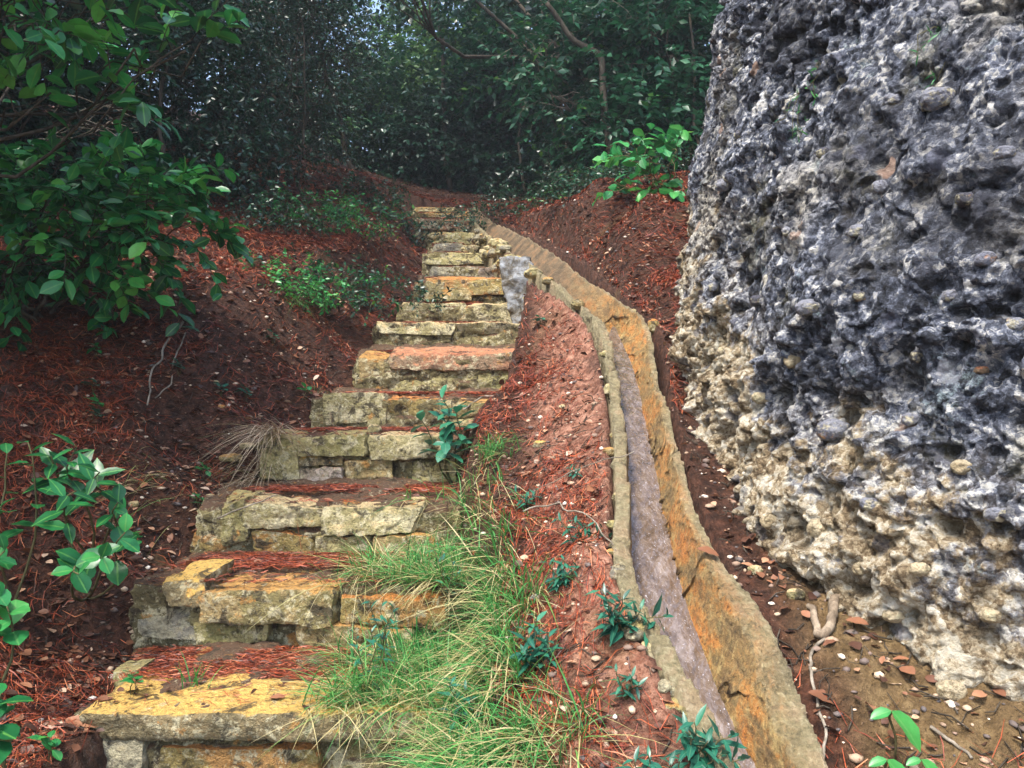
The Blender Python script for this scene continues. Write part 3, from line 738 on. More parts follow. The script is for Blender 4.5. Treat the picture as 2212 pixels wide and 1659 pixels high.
def twig_leaves(buf, tw, rng, P0, D, L, nper, kind, size, jit=.3, tonebase=.4, up=.8, width=1., whorl=False, sag=.25, tonevar=.25, twigr=.0018, twigs=True):
    """sprays: twigs starting at P0 along D, leaves alternating along each"""
    n = len(P0); D = unit(D); L = np.broadcast_to(L, (n,))
    tb = np.clip(tonebase+rng.normal(size=n)*tonevar*.7, 0, 1)
    for k in range(nper):
        f = (k+1)/nper if not whorl else 1-.5*(k//5)/max(1, nper//5)
        f = np.full(n, f)+rng.normal(size=n)*.03
        p = P0+D*(L*f)[:, None]; p[:, 2] -= sag*L*f*f
        dd = D.copy(); dd[:, 2] -= 2*sag*f; dd = unit(dd)
        side = unit(np.cross(dd, np.array([0, 0, 1.])+0*dd)+1e-4); u2 = np.cross(side, dd)
        a = (k*2.4 if whorl else (k % 2)*math.pi+rng.normal(size=n)*.5)+rng.random(n)*.6
        rad = side*np.cos(a)[:, None]+u2*(np.sin(a)*(.85 if whorl else .5))[:, None]
        ld = unit(dd*(.55 if not whorl else .35)+rad+rng.normal(size=(n, 3))*jit*.6)
        ld[:, 2] -= .12
        nr = unit(np.array([0, 0, up])+rng.normal(size=(n, 3))*jit+rad*-.12)
        sz = size*rng.uniform(.65, 1.15, n)
        add_leaves(buf, kind, p, ld, nr, sz, tb+rng.normal(size=n)*tonevar*.5, width)
    if twigs:
        for i in range(n):
            e = P0[i]+D[i]*L[i]; m_ = P0[i]+D[i]*L[i]*.5
            e = e-np.array([0, 0, sag*L[i]]); m_ = m_-np.array([0, 0, sag*L[i]*.25])
            tw.tube([P0[i], m_, e], [twigr*1.3, twigr, twigr*.6], 3)
def tree(name, label, cat, base, blobs, nspray, lsize, mat, barkm=BARK, kind='small', twigL=.25, nper=8, trunk=.05, group=None, jit=.35, up=.7,
         tone=.4, seed=1, stems=None, width=1., whorl=False, sag=.25, branch=True, surf=.45, tonevar=.25, twigs=True, outw=.6):
    rng = np.random.default_rng(seed)
    bx, by = base; bz = float(H(bx, by)[0])-.03
    t = thing(name, label, cat, (bx, by, bz), group)
    fo = Buf(); wo = Buf(); tw = wo
    blobs = [(np.array(c, float), np.array(r, float)) for c, r in blobs]
    vol = np.array([np.prod(r)**.67 for c, r in blobs]); vol /= vol.sum()
    B0 = np.array([bx, by, bz])
    mean = np.mean([c for c, r in blobs], 0)
    fork = B0+(mean-B0)*np.array([.35, .35, .45])
    if stems is None:
        wo.tube(wander(B0, fork, 9, .06, rng), np.linspace(trunk, trunk*.75, 9), 8); srcs = [fork]
    else:
        srcs = []
        for s in range(stems):
            q = fork+rng.normal(size=3)*np.array([.25, .2, .08])*np.linalg.norm(mean-B0)
            sb = Buf(); sb.tube(wander(B0+rng.normal(size=3)*[.04, .04, 0], q, 8, .08, rng), np.linspace(trunk, trunk*.6, 8), 6); srcs.append(q); sb.obj('stem', barkm, t)
    for bi, (c, r) in enumerate(blobs):
        n = max(1, int(nspray*vol[bi]))
        u = rdir(rng, n); rad = surf+(1-surf)*rng.random(n)**.5; rad *= 1+.28*fbm(u*2.3+bi*7.7+seed, 2, seed)
        p = c+u*r*rad[:, None]
        # leave gaps: drop sprays where a noise field is low
        keep = fbm(p*(2.2/max(.25, r.mean())), 2, seed+40) > -.16; p = p[keep]; u = u[keep]; n = len(p)
        D = unit(u*outw+rng.normal(size=(n, 3))*.5+np.array([0, 0, .12]))
        if branch:
            src = srcs[bi % len(srcs)]
            br = wander(src, c, 9, .08, rng); wo.tube(br, np.linspace(trunk*.6, trunk*.22, 9), 6)
            nb_ = min(n, 14)
            for i in rng.choice(n, nb_, replace=False) if n > 0 else []:
                wo.tube(wander(br[5+i % 4], p[i], 6, .1, rng), np.linspace(trunk*.22, .003, 6), 4)
        twig_leaves(fo, tw if twigs else None, rng, p, D, twigL*rng.uniform(.6, 1.25, n), nper, kind, lsize, jit, tone, up, width, whorl, sag, tonevar, twigs=twigs)
    if fo.n == 0: return t
    fo.obj('foliage', mat, t); wo.n and wo.obj('trunk' if stems is None else 'branchwork', barkm, t)
    return t
def B(px, py, Y, rx, ry, rz): return (at(px, py, Y), (rx, ry, rz))

# big leaved evergreen bush on the left bank
tree('evergreen_bush', 'large glossy green leaved bush standing on the left bank under the overhanging branch', 'bush', (-2.25, 3.75),
     [B(130,400,3.7,.40,.3,.13), B(250,440,3.55,.36,.3,.2), B(60,520,3.6,.42,.3,.3), B(350,480,3.6,.22,.22,.2), B(170,540,3.55,.4,.3,.2), B(-140,470,3.7,.5,.4,.4)],
     400, .092, LAUREL, kind='big', twigL=.2, nper=9, trunk=.012, stems=6, seed=5, jit=.42, up=.8, tone=.5, surf=.5, sag=.35, tonevar=.35, outw=.9)
tree('overhanging_tree', 'broad leaved tree reaching its lowest branches in from the upper left corner', 'tree', (-3.1, 3.3),
     [B(70,50,2.9,.34,.3,.09), B(290,105,2.85,.26,.2,.045), B(110,200,3.0,.3,.2,.045), B(300,240,3.1,.12,.2,.08), B(20,-90,2.9,.6,.5,.2), B(-260,120,3.2,.5,.5,.4), B(400,110,2.85,.12,.1,.03), B(230,20,3.1,.35,.3,.05), ((-3.1,2.9,3.75),(1.0,.9,.35)), ((-2.4,4.7,4.3),(1.1,.9,.4)), ((-3.6,4.2,3.6),(.9,.9,.4))],  # trailing blobs: unseen crown above the frame, added to shade the left bank
     700, .098, LAUREL, kind='big', twigL=.22, nper=7, trunk=.018, seed=9, jit=.4, up=.8, tone=.5, surf=.2, sag=.2, tonevar=.4)
# dark small leaved trees behind them
dk = [
 ('dark small leaved shrub at the head of the left bank, thin trunk showing', (-1.95, 6.9), [B(640,120,6.6,.55,.5,.8), B(560,20,6.8,.6,.5,.5), B(560,260,6.3,.5,.5,.55), B(720,60,7,.45,.5,.7), B(700,250,7.2,.3,.4,.35)], 950, .034, .035),
 ('dark shrub filling the gap right above the glossy bush', (-2.9, 5.9), [B(420,180,5.9,.6,.5,.8), B(480,330,5.9,.5,.5,.4), B(330,60,5.8,.7,.6,.7)], 750, .04, .03),
 ('dark evergreen tree at the left edge behind the overhanging branch', (-3.9, 5.6), [B(200,150,5.6,.8,.6,.9), B(60,300,5.5,.8,.6,.8), B(250,350,5.8,.7,.5,.5), B(-60,120,5.3,.9,.8,1.0)], 800, .05, .05),
 ('dark evergreen tree behind the left shrubs, crown closing the top edge', (-3.2, 8.2), [B(560,0,8.4,1.3,.8,1.2), B(330,100,8.2,1.4,.8,1.4), B(420,-20,8.2,1.2,.8,.8), B(640,200,8.6,.9,.6,.9), B(260,-40,8,1.4,.8,1), B(450,330,8,1.2,.7,.7), B(600,300,8.4,.7,.7,.6)], 1200, .05, .07),
 ('dark evergreen tree farthest out on the left bank, seen behind the glossy bush', (-5.4, 7.6), [B(60,200,7.4,1.4,.9,1.5), B(100,480,7.3,1.4,.8,.9), B(-250,200,7,1.5,1,1.6)], 900, .06, .08),
]
for i, (lb, bs, bl, ns, ls, tr) in enumerate(dk):
    tree('dark_shrub' if i < 2 else 'evergreen_tree', lb, 'shrub' if i < 2 else 'tree', bs, bl, int(ns*2.1), ls*(1 if i == 0 else 1.25), SMALLD, trunk=tr, seed=20+i, group='dark evergreens above the left bank', twigL=.24, nper=11, tone=.35, jit=.5, up=.5, surf=.15)
# background woodland
bgd = [
 ('misty grey green tree closing the path at its far left', (-2.3, 11.5), [B(790,215,11.5,.9,.8,.75), B(740,280,11.2,.7,.6,.7), B(860,260,11.8,.8,.7,.8)], 900, .075, FARLF, .07, .55),
 ('yellowish green tree standing behind the path, second from the left', (-1.2, 13), [B(960,60,13,1.0,.8,1.1), B(1010,190,12.6,1.0,.8,.9), B(900,180,13,.7,.7,.7)], 900, .085, FARLF, .08, .8),
 ('dark thicket tree straight above the head of the stair', (-.3, 11.4), [B(1000,290,11.2,1.1,.7,.6), B(880,330,11.2,.8,.6,.5), B(1120,300,11.2,.9,.7,.7)], 1000, .07, SMALLD, .05, .4),
 ('broad green tree right of the path whose crown meets the top edge', (1.0, 11.3), [B(1150,80,11,1.3,.9,1.1), B(1250,200,10.6,1.0,.8,.9), B(1080,160,11,.8,.7,.7)], 1200, .08, MIDLF, .08, .5),
 ('pale trunked tree on the right slope with teal leaves in layers', (1.35, 8.3), [B(1180,120,8,.6,.5,.22), B(1300,60,8,.8,.5,.35), B(1380,190,8.2,.7,.6,.4), B(1200,210,7.8,.5,.4,.12), B(1420,20,7.6,.6,.6,.5)], 620, .075, MIDLF, .045, .45),
 ('leafy tree hugging the boulder behind the right slope', (2.1, 7.5), [B(1450,120,7.3,.6,.5,.6), B(1380,280,7.4,.55,.5,.4), B(1490,280,7.2,.5,.4,.5), B(1300,300,7.8,.5,.4,.3)], 800, .07, MIDLF, .05, .4),
 ('tall tree behind the boulder', (3.2, 8.6), [B(1600,60,8.4,1.2,.8,1.2), B(1560,260,8.4,1.0,.8,.9)], 500, .08, SMALLD, .08, .4),
 ('low dark bush at the end of the path under the trees', (-.9, 11.9), [B(900,380,11.6,.9,.5,.35), B(1060,385,11.4,.9,.5,.3), B(960,350,11.8,.9,.5,.4)], 600, .07, SMALLD, .03, .5),
 ('low bush on the right of the path end', (.9, 10.3), [B(1180,370,10.2,.7,.5,.35), B(1270,350,10,.6,.5,.4)], 480, .065, SMALLD, .03, .4),
 ('big tree deep in the wood on the left of the gap of sky', (-4.2, 13.5), [B(580,80,13.5,1.7,1,1.6), B(640,280,13,1.6,1,1.1)], 900, .09, FARLF, .1, .4),
 ('big tree deep in the wood right of the gap of sky', (2.6, 14.5), [B(1330,20,14.5,2.2,1.2,1.6), B(1200,240,14,2.0,1,1.2), B(1450,220,14,1.6,1,1.4)], 900, .10, FARLF, .1, .4),
 ('big tree deep in the wood behind the stair head', (-.6, 15.5), [B(940,210,15.5,2.2,1,1.2), B(1080,30,16,1.6,1,1.4), B(1000,330,15,2,1,.8)], 900, .10, FARLF, .1, .45),
]
for i, (lb, bs, bl, ns, ls, mt, tr, tn) in enumerate(bgd):
    tree('woodland_tree' if 'bush' not in lb else 'woodland_bush', lb, 'tree' if 'bush' not in lb else 'bush', bs, bl, int(ns*1.35), ls*1.35, mt, trunk=tr, seed=60+i, group='woodland beyond the stair',
         twigL=.35 if ls > .068 else .28, nper=11, tone=tn, jit=.4, up=.8, surf=.15, kind='small', barkm=PALEB if i == 4 else BARK, stems=3 if i in (3, 4, 5, 7, 8) else None, width=1.1)
# pale leaning stems on the right slope
for k, (a, b, r, lb) in enumerate([
     ((1309,250,8.1),(1262,80,8.0),.022,'pale bare leaning stem on the right slope, nearest the path'),
     ((1345,300,7.9),(1288,120,7.9),.016,'pale bare leaning stem just right of its neighbour on the right slope'),
     ((1440,230,7.4),(1370,-60,7.4),.014,'thin brown stem leaning beside the boulder edge'),
     ((1300,130,7.4),(1180,5,7.3),.035,'thick dark branch crossing the top edge right of the path'),
     ((1120,300,10.4),(1090,-60,10.6),.02,'upright dark stem right of the stair head'),
     ((1225,330,9.6),(1245,-60,9.8),.018,'slender dark stem standing just left of the pale leaning pair'),
     ((745,330,8.6),(700,-60,8.6),.03,'dark trunk behind the left bank crest'),
     ((642,400,6.6),(655,60,6.6),.013,'straight dark stem rising from the left bank crest'),
     ((345,290,5.4),(395,-60,5.4),.015,'grey slanting stem in the dark gap right of the glossy bush'),
     ((480,330,6.2),(530,-20,6.2),.012,'thin dark stem deep in the gap left of the bank crest'),
     ((960,330,11.0),(930,-90,11.2),.035,'dark trunk at the far end of the path'),
     ((1500,280,6.9),(1470,-60,6.9),.015,'brown stem squeezed beside the upper boulder edge')]):
    p0 = np.array(at(*a)); g = (p0[0]+.1, p0[1]); p0b = np.array([g[0], g[1], float(H(*g)[0])-.02])
    bf = Buf(); rng = np.random.default_rng(300+k)
    P = wander(p0b, p0, 7, .03, rng); Q = wander(p0, at(*b), 8, .04, rng); bf.tube(np.concatenate([P, Q[1:]]), np.linspace(r*1.2, r*.6, 14), 7)
    tag(bf.obj('bare_sapling', PALEB if k < 2 else BARK), lb, 'tree stem', 'slender bare stems')
# far wood that closes the view all round
def far_wood():
    rng = np.random.default_rng(777); bf = Buf(); n = 16000
    a = rng.uniform(-2.2, 2.2, n); r = rng.uniform(17, 24, n); x = np.sin(a)*r; y = np.cos(a)*r
    gap = np.abs(np.arctan2(x, y)-math.atan((862-CX)/FPX)) < .035
    h = rng.uniform(0, 1, n)**.8*11; h = np.where(gap, h*.42, h)
    p = np.stack([x, y, H(x, y)+h], 1)
    D = rdir(rng, n); twig_leaves(bf, None, rng, p, D, rng.uniform(.5, 1, n), 9, 'small', .17, .5, .35, .6, 1.2, False, .2, .3, twigs=False)
    tr = Buf()
    o = bf.obj('far_wood', FARLF); tag(o, 'distant woodland closing off the view', 'woodland', kind='stuff')
far_wood()
# shrub with bright leaves leaning against the boulder
tree('bright_shrub', 'bright green leafy shrub pressed against the left edge of the boulder', 'shrub', (1.05, 5.3),
     [B(1400,370,5.2,.24,.25,.16), B(1460,330,5.0,.12,.2,.2), B(1345,400,5.3,.14,.15,.1), B(1450,430,5.1,.16,.2,.12), B(1380,320,5.5,.2,.2,.12)],
     52, .11, BRIGHT, kind='big', twigL=.2, nper=6, trunk=.011, stems=4, seed=91, jit=.45, up=.7, tone=.5, surf=.2, sag=.3, tonevar=.4, barkm=STEM)
# low shrubs covering the bank left of the upper steps
lows = [(900,408,.3,'low dark shrub left of the path just past the topmost step'), (1010,404,.3,'low dark shrub standing behind the path in line with the channel head'), (1110,404,.3,'low dark shrub at the right of the path past the stair head'), (740,385,.34,'low dark shrub on the very crest of the left bank'), (1330,398,.3,'low dark shrub on the crest of the right slope'), 
        (1230,470,.16,'sprig of dark leaves on the needles right of the stair head'), (1290,440,.2,'low leafy shrub on the right slope above the channel head'), (1400,500,.22,'low leafy shrub on the right slope beneath the bright shrub'), (1190,410,.2,'low leafy shrub where the right slope meets the path'), (1350,430,.2,'low leafy shrub in the middle of the right slope'),
        (600,520,.34,'round low leafy shrub at the left of the patch beside the upper steps'), (690,500,.36,'low leafy shrub in the middle of the patch beside the upper steps'),
        (780,470,.30,'low leafy shrub behind the patch near the top step'), (830,530,.26,'low leafy shrub touching the stair beside the orange step'),
        (640,600,.26,'low leafy shrub at the foot of the patch with a grass tuft beneath'), (730,560,.28,'low leafy shrub under the middle of the patch'), (800,420,.26,'low leafy shrub at the crest of the left bank')]
for i, (px, py, r, lb) in enumerate(lows):
    Yb = pl(px, py+25, .3)[1]; x = at(px, py, Yb)[0]; z = float(H(x, Yb)[0])
    tree('low_shrub', lb, 'shrub', (x, Yb), [((x, Yb, z+.12), (r*1.25, r*1.2, .12)), ((x+.15, Yb-.2, z+.08), (r*1.1, r*.9, .10)), ((x-.2, Yb+.1, z+.14), (r*.6, r*.6, .2))], 170 if i > 9 else 110, .036, SMALLD if (i < 6 or i % 3 == 1) else (BRIGHT if i % 3 and i > 9 else MIDLF),
         trunk=.006, stems=4, seed=120+i, group='low shrubs on the banks', twigL=.12, nper=8, tone=.5, jit=.5, up=.7, surf=.1, branch=False, outw=.3, sag=.1, tonevar=.35)

# young plants: a few stems carrying leaves
def sapling(name, label, cat, base, tips, lsize, mat, kind='big', nper=9, seed=1, r=.004, up=.7, tone=.5, width=1., whorl=False, group=None, jit=.35, z0=None, ll=.5, sagl=.25):
    rng = np.random.default_rng(seed); bx, by = base; bz = (float(H(bx, by)[0]) if z0 is None else z0)-.01
    t = thing(name, label, cat, (bx, by, bz), group); st = Buf(); fo = Buf()
    for tp in tips:
        P = wander((bx, by, bz), tp, 9, .07, rng); st.tube(P, np.linspace(r*1.3, r*.5, 9), 5)
        L = np.linalg.norm(P[-1]-P[0])
        for k in range(nper):
            f = ll+(1-ll)*(k+1)/nper; i = f*8; i0 = min(7, int(i)); p = P[i0]+(P[i0+1]-P[i0])*(i-i0); d = unit(P[i0+1]-P[i0])
            a = k*2.4+rng.random()*.5; s1 = unit(np.cross(d, [.2, .9, .1])); s2 = np.cross(d, s1)
            ra = s1*math.cos(a)+s2*math.sin(a)
            ld = unit(ra+d*(.25+.6*(k/nper)**2)+rng.normal(size=3)*.12+np.array([0, 0, -sagl*.5])); nr = unit(np.array([0, 0, up])+d*.6-ra*.1+rng.normal(size=3)*jit*.4)
            add_leaves(fo, kind, p[None], ld[None], nr[None], lsize*rng.uniform(.7, 1.1)*(1 if k < nper-3 else .75), np.array([tone+rng.normal()*.2]), width)
    st.obj('stem', STEM, t); fo.obj('leaves', mat, t); return t
# sapling on the steps
yb = 3.42; xb = at(985, 1040, yb)[0]
sapling('leafy_sapling', 'teal leaved sapling growing through the steps in the middle of the stair', 'plant', (xb, yb),
        [at(955,860,3.35), at(985,885,3.3), at(905,900,3.35), at(1000,930,3.3), at(960,950,3.25)], .105, TEAL, nper=8, seed=401, ll=.62, tone=.75, width=.95)
# plants on the near left bank
sapling('leafy_sapling', 'dark green sapling with long leaves at the left edge level with the lower steps', 'plant', (pl(185,1130,.12)[0], pl(185,1130,.12)[1]),
        [at(165,965,2.35), at(110,985,2.35), at(215,1020,2.3), at(165,1060,2.25)], .105, LAUREL, nper=9, seed=402, ll=.6, tone=.1, kind='lance', width=1.8)
sapling('leafy_sapling', 'trailing sapling with round leaves below the dark green one on the left bank', 'plant', (pl(190,1200,.05)[0], pl(190,1200,.05)[1]),
        [at(255,1085,2.35), at(220,1205,2.15), at(270,1150,2.3), at(170,1240,2.15)], .085, LAUREL, nper=6, seed=403, ll=.5, tone=.45, width=1.3)
sapling('leafy_sapling', 'small bright plant at the very left edge above the picture middle line', 'plant', (at(20,1150,2.3)[0], 2.3),
        [at(15,980,2.3), at(60,955,2.35), at(-20,1060,2.25), at(10,1190,2.1)], .08, BRIGHT, nper=6, seed=404, ll=.45, tone=.1, width=1.2)
sapling('leafy_sapling', 'pale round leaved plant at the left edge beside the second step', 'plant', (at(-10,1380,2.0)[0], 2.0),
        [at(15,1310,1.95), at(-5,1290,1.95)], .085, BRIGHT, nper=6, seed=405, ll=.6, tone=.6, width=1.5)
sapling('leafy_sapling', 'dark round leaved plant in the lower left corner', 'plant', (at(-20,1600,1.75)[0], 1.75),
        [at(0,1500,1.72), at(-10,1560,1.7)], .09, LAUREL, nper=6, seed=406, ll=.6, tone=.2, width=1.5)
# seedlings dotted over the left bank
seed_pts = [(215,775),(205,800),(200,850),(205,880),(410,690),(430,640),(385,800),(440,860),(475,785),(430,920),(205,895),(290,1000),(530,770),(660,735),(590,700),(108,1450),(1165,745),(285,1300),(560,640)]
sl = ['above the bare root','below the first pale seedling','with a long thin stalk','on a bent stalk','under the dark bank shadow','by a red leaf','near a white chip','beside the dry grass tuft','in red needles',
      'below the grass tuft top','among brown twigs','at the bank brow over the big step','near the stair edge high up','under the low shrubs','left of the low shrubs','in the lower left needles','alone on the clay mound','at the lower bank edge','near the shaded bank']
for i, (px, py) in enumerate(seed_pts):
    p = pl(px, py+18, .2 if px < 1000 else .12); z = float(H(p[0], p[1])[0])
    sapling('seedling', 'tiny green seedling %s' % sl[i], 'seedling', (p[0], p[1]), [(p[0], p[1], z+.06), (p[0]+.02, p[1]-.01, z+.045)], .05, BRIGHT if i % 2 else TEAL, nper=4, seed=500+i, r=.0015, ll=.7, tone=.45, width=1.2, group='seedlings on the banks')
# lance leaved weeds on the mound beside the channel
weeds = [((1250,1150),.30,[(1205,1120),(1240,1125),(1300,1140),(1315,1160),(1270,1135)],'grey green weed lying along a dead stalk beside the channel bend',.045),
 ((1215,1260),.25,[(1185,1215),(1215,1205),(1245,1225),(1225,1240),(1195,1250)],'pale grey green weed clump on the middle of the clay mound',.042),
 ((1340,1360),.33,[(1300,1275),(1345,1290),(1385,1310),(1440,1330),(1400,1355),(1310,1320),(1360,1345),(1330,1310)],'largest dark green weed reaching over the channel water',.06),
 ((1160,1440),.20,[(1160,1330),(1140,1360),(1185,1370),(1130,1410),(1190,1410),(1165,1400)],'bluish upright weed at the right edge of the grass',.06),
 ((1350,1470),.32,[(1330,1445),(1365,1460),(1380,1480)],'small weed tucked beneath the largest weed',.035),
 ((1500,1640),.30,[(1480,1580),(1530,1600),(1580,1590),(1560,1630),(1600,1640),(1500,1560)],'dark lance leaved weed at the foot of the channel',.06),
 ((1430,1680),.28,[(1400,1630),(1450,1650),(1370,1640),(1470,1640)],'grey green weed at the bottom edge left of the channel',.045),
 ((1000,1510),.12,[(975,1470),(1000,1480),(1020,1500),(985,1500)],'dark soft leaved herb sitting inside the grass',.05),
 ((960,1250),.05,[(940,1190),(975,1200),(990,1220),(955,1180)],'bluish herb in the upper half of the grass',.045),
 ((1140,1100),.18,[(1110,1060),(1140,1070),(1170,1080),(1160,1055)],'thin herb at the top right of the grass',.04),
 ((1240,1040),.26,[(1230,1010),(1250,1015)],'tiny green weed high on the clay mound',.03),
 ((830,1330),.10,[(800,1300),(830,1290),(850,1310)],'green herb in front of the second step',.045),
 ((800,1380),.10,[(770,1370),(800,1350),(830,1370)],'grey green herb low in front of the second step',.04)]
for i, (b, h, tips, lb, ls) in enumerate(weeds):
    p = pl(b[0], b[1], h); Yw = p[1]
    sapling('weed', lb, 'weed', (p[0], p[1]), [at(q[0], q[1], Yw-.03) for q in tips], ls, TEAL, kind='lance', nper=9, seed=430+i, r=.002, ll=.15, tone=.4, width=1.15, group='lance leaved weeds', jit=.4)
# arum leaves lower right
def arrow_plant(px, py, tips, lb, seed):
    p = pl(px, py, .3); rng = np.random.default_rng(seed)
    t = thing('arrow_leaf_plant', lb, 'plant', p, 'arrow leaved plants'); st = Buf(); fo = Buf()
    for (a, b, s) in tips:
        q = np.array(at(a, b, p[1]-.04)); st.tube(wander(p, q, 7, .06, rng), .0025, 5)
        add_leaves(fo, 'round', q[None], np.array([[.5, -.25, -.6]]), np.array([[.2, -.5, .8]]), s, np.array([.8]), .75)
        add_leaves(fo, 'round', q[None], np.array([[-.7, -.1, -.15]]), np.array([[0, -.5, .8]]), s*.5, np.array([.7]), .7)
    st.obj('stem', STEM, t); fo.obj('leaf', BRIGHT, t)
arrow_plant(1935, 1640, [(1925,1535,.085)], 'bright heart shaped leaf on a long stalk under the boulder', 441)
arrow_plant(1920, 1700, [(1915,1640,.07),(1990,1640,.06)], 'bright leaves cut by the bottom edge below the heart shaped leaf', 442)

# ------------------------------------------------------------------ blades
def blades(buf, rng, base, hd, lean, L, wid, bend, tone, seg=5):
    n = len(base); s = np.linspace(0, 1, seg+1)
    up = np.array([0, 0, 1.])
    h3 = np.concatenate([hd, np.zeros((n, 1))], 1); d0 = unit(up*np.cos(lean)[:, None]+h3*np.sin(lean)[:, None])
    P = base[:, None]+L[:, None, None]*(s[None, :, None]*d0[:, None]+(s**2)[None, :, None]*(bend[:, None]*(h3*.5-up*.75))[:, None])
    side = unit(np.cross(h3, up)+rng.normal(size=(n, 3))*.25)
    wv = wid[:, None]*(1-s[None]**1.6)*(.55+.45*np.minimum(1, s[None]*6))*.5
    A = P-side[:, None]*wv[..., None]; Bv = P+side[:, None]*wv[..., None]
    V = np.stack([A, Bv], 2).reshape(-1, 3); m = 2*(seg+1)
    k = np.arange(seg); f = np.stack([2*k, 2*k+1, 2*k+3, 2*k+2], 1)
    F = (f[None]+(np.arange(n)*m)[:, None, None]).reshape(-1, 4)
    buf.add(V, F, None, tone=np.repeat(tone, m), across=np.full(n*m, .5))
def grass_patch():
    rng = np.random.default_rng(31); bf = Buf()
    # (px, py, spread px, height over the slope, how many)
    cs = [(1000,1060,55,.1,300),(960,1130,90,.06,700),(1040,1180,70,.12,600),(900,1230,110,.04,800),(1030,1290,90,.12,900),(900,1330,110,.06,900),
          (1040,1400,90,.14,1000),(880,1440,120,.06,900),(1010,1520,110,.14,1000),(860,1560,120,.06,800),(1020,1640,120,.16,900),(760,1620,110,.02,500),
          (1120,1300,50,.18,260),(1130,1560,60,.2,260),(820,1170,60,.05,200),(760,1300,60,.05,160),(1060,960,25,.12,60),(1240,1650,70,.22,160),(760,1460,70,.03,160),(930,1180,90,.07,500),(860,1640,120,.08,600),(1000,1010,30,.1,100)]
    for (px, py, sp, h, n) in cs:
        n = int(n*.8)
        x = rng.normal(size=n)*sp*.62+px; y = rng.normal(size=n)*sp*.42+py
        b = np.array([pl(a, c, h) for a, c in zip(x, y)]); 
        # tufts
        k = rng.integers(0, max(2, n//14), n); cen = b[rng.integers(0, n, max(2, n//14))]; b = cen[k]+rng.normal(size=(n, 3))*.016
        b[:, 2] = H(b[:, 0], b[:, 1])-.006
        ang0 = rng.uniform(0, 6.28, max(2, n//14))[k]+rng.normal(size=n)*.9
        hd = np.stack([np.cos(ang0)-.35, np.sin(ang0)-.45], 1); hd /= np.linalg.norm(hd, axis=1)[:, None]
        dry = rng.random(n) < .36; n_ = n
        L = np.where(dry, rng.uniform(.08, .26, n), rng.uniform(.07, .23, n)); lean = np.where(dry, rng.uniform(.7, 1.5, n), rng.uniform(.1, 1.25, n))
        tone = np.where(dry, rng.uniform(.56, 1, n), rng.uniform(0, .5, n))
        blades(bf, rng, b, hd, lean, L, rng.uniform(.0016, .0056, n)**1.0, rng.uniform(.1, 1.0, n), tone)
    o = bf.obj('grass', GRASSM); tag(o, 'tangled green and straw coloured grass spilling over the right ends of the steps', 'grass', kind='stuff')
grass_patch()
def tuft(px, py, h, n, L0, mat, lb, seed, dirx, diry, leanr=(.7, 1.5), tone=(0, 1), group=None, w0=.0016, spread=.03, bend=(.6, 1.2)):
    rng = np.random.default_rng(seed); p = np.array(pl(px, py, h)); bf = Buf()
    b = p+rng.normal(size=(n, 3))*spread; b[:, 2] = H(b[:, 0], b[:, 1])
    hd = rng.normal(size=(n, 2))*.55+np.array([dirx, diry]); hd /= np.linalg.norm(hd, axis=1)[:, None]
    blades(bf, rng, b, hd, rng.uniform(*leanr, n), L0*rng.uniform(.5, 1.1, n), rng.uniform(w0, w0*1.8, n), rng.uniform(*bend, n), rng.uniform(*tone, n), 7)
    tag(bf.obj('grass_tuft', mat), lb, 'grass tuft', group)
tuft(585, 835, .2, 260, .34, DRYGR, 'pale dry grass tuft drooping over the bank beside the fourth step', 71, -.15, -1, w0=.0022, spread=.035)
tuft(545, 845, .2, 120, .36, GRASSM, 'half green grass tuft fanning left of the dry tuft', 72, -1, -.5, tone=(.45, .9))
tuft(640, 660, .2, 60, .22, GRASSM, 'green grass tuft hanging below the low shrubs', 73, .1, -1, tone=(.1, .6))
tuft(410, 1400, .05, 14, .13, GRASSM, 'small green grass tuft at the face of the second step', 74, .1, -.2, (.1, .7), tone=(.1, .4), w0=.004, bend=(.1, .4))
tuft(330, 960, .16, 120, .22, GRASSM, 'flattened straw coloured grass on the left bank above the sapling', 75, -.9, -.5, tone=(.5, .9), spread=.07)
tuft(700, 745, .15, 60, .16, GRASSM, 'thin yellowish grass near the bank brow beside the sixth step', 76, -.5, -.5, tone=(.4, .9), spread=.06)
tuft(1060, 965, .12, 70, .22, GRASSM, 'upright green grass tuft right of the teal sapling', 77, .2, -.2, (.1, .8), tone=(0, .6), w0=.002)
tuft(1010, 1640, .14, 90, .26, GRASSM, 'broad bladed bright green tuft at the bottom edge', 78, .1, -.6, (.3, 1.2), tone=(.0, .3), w0=.005)
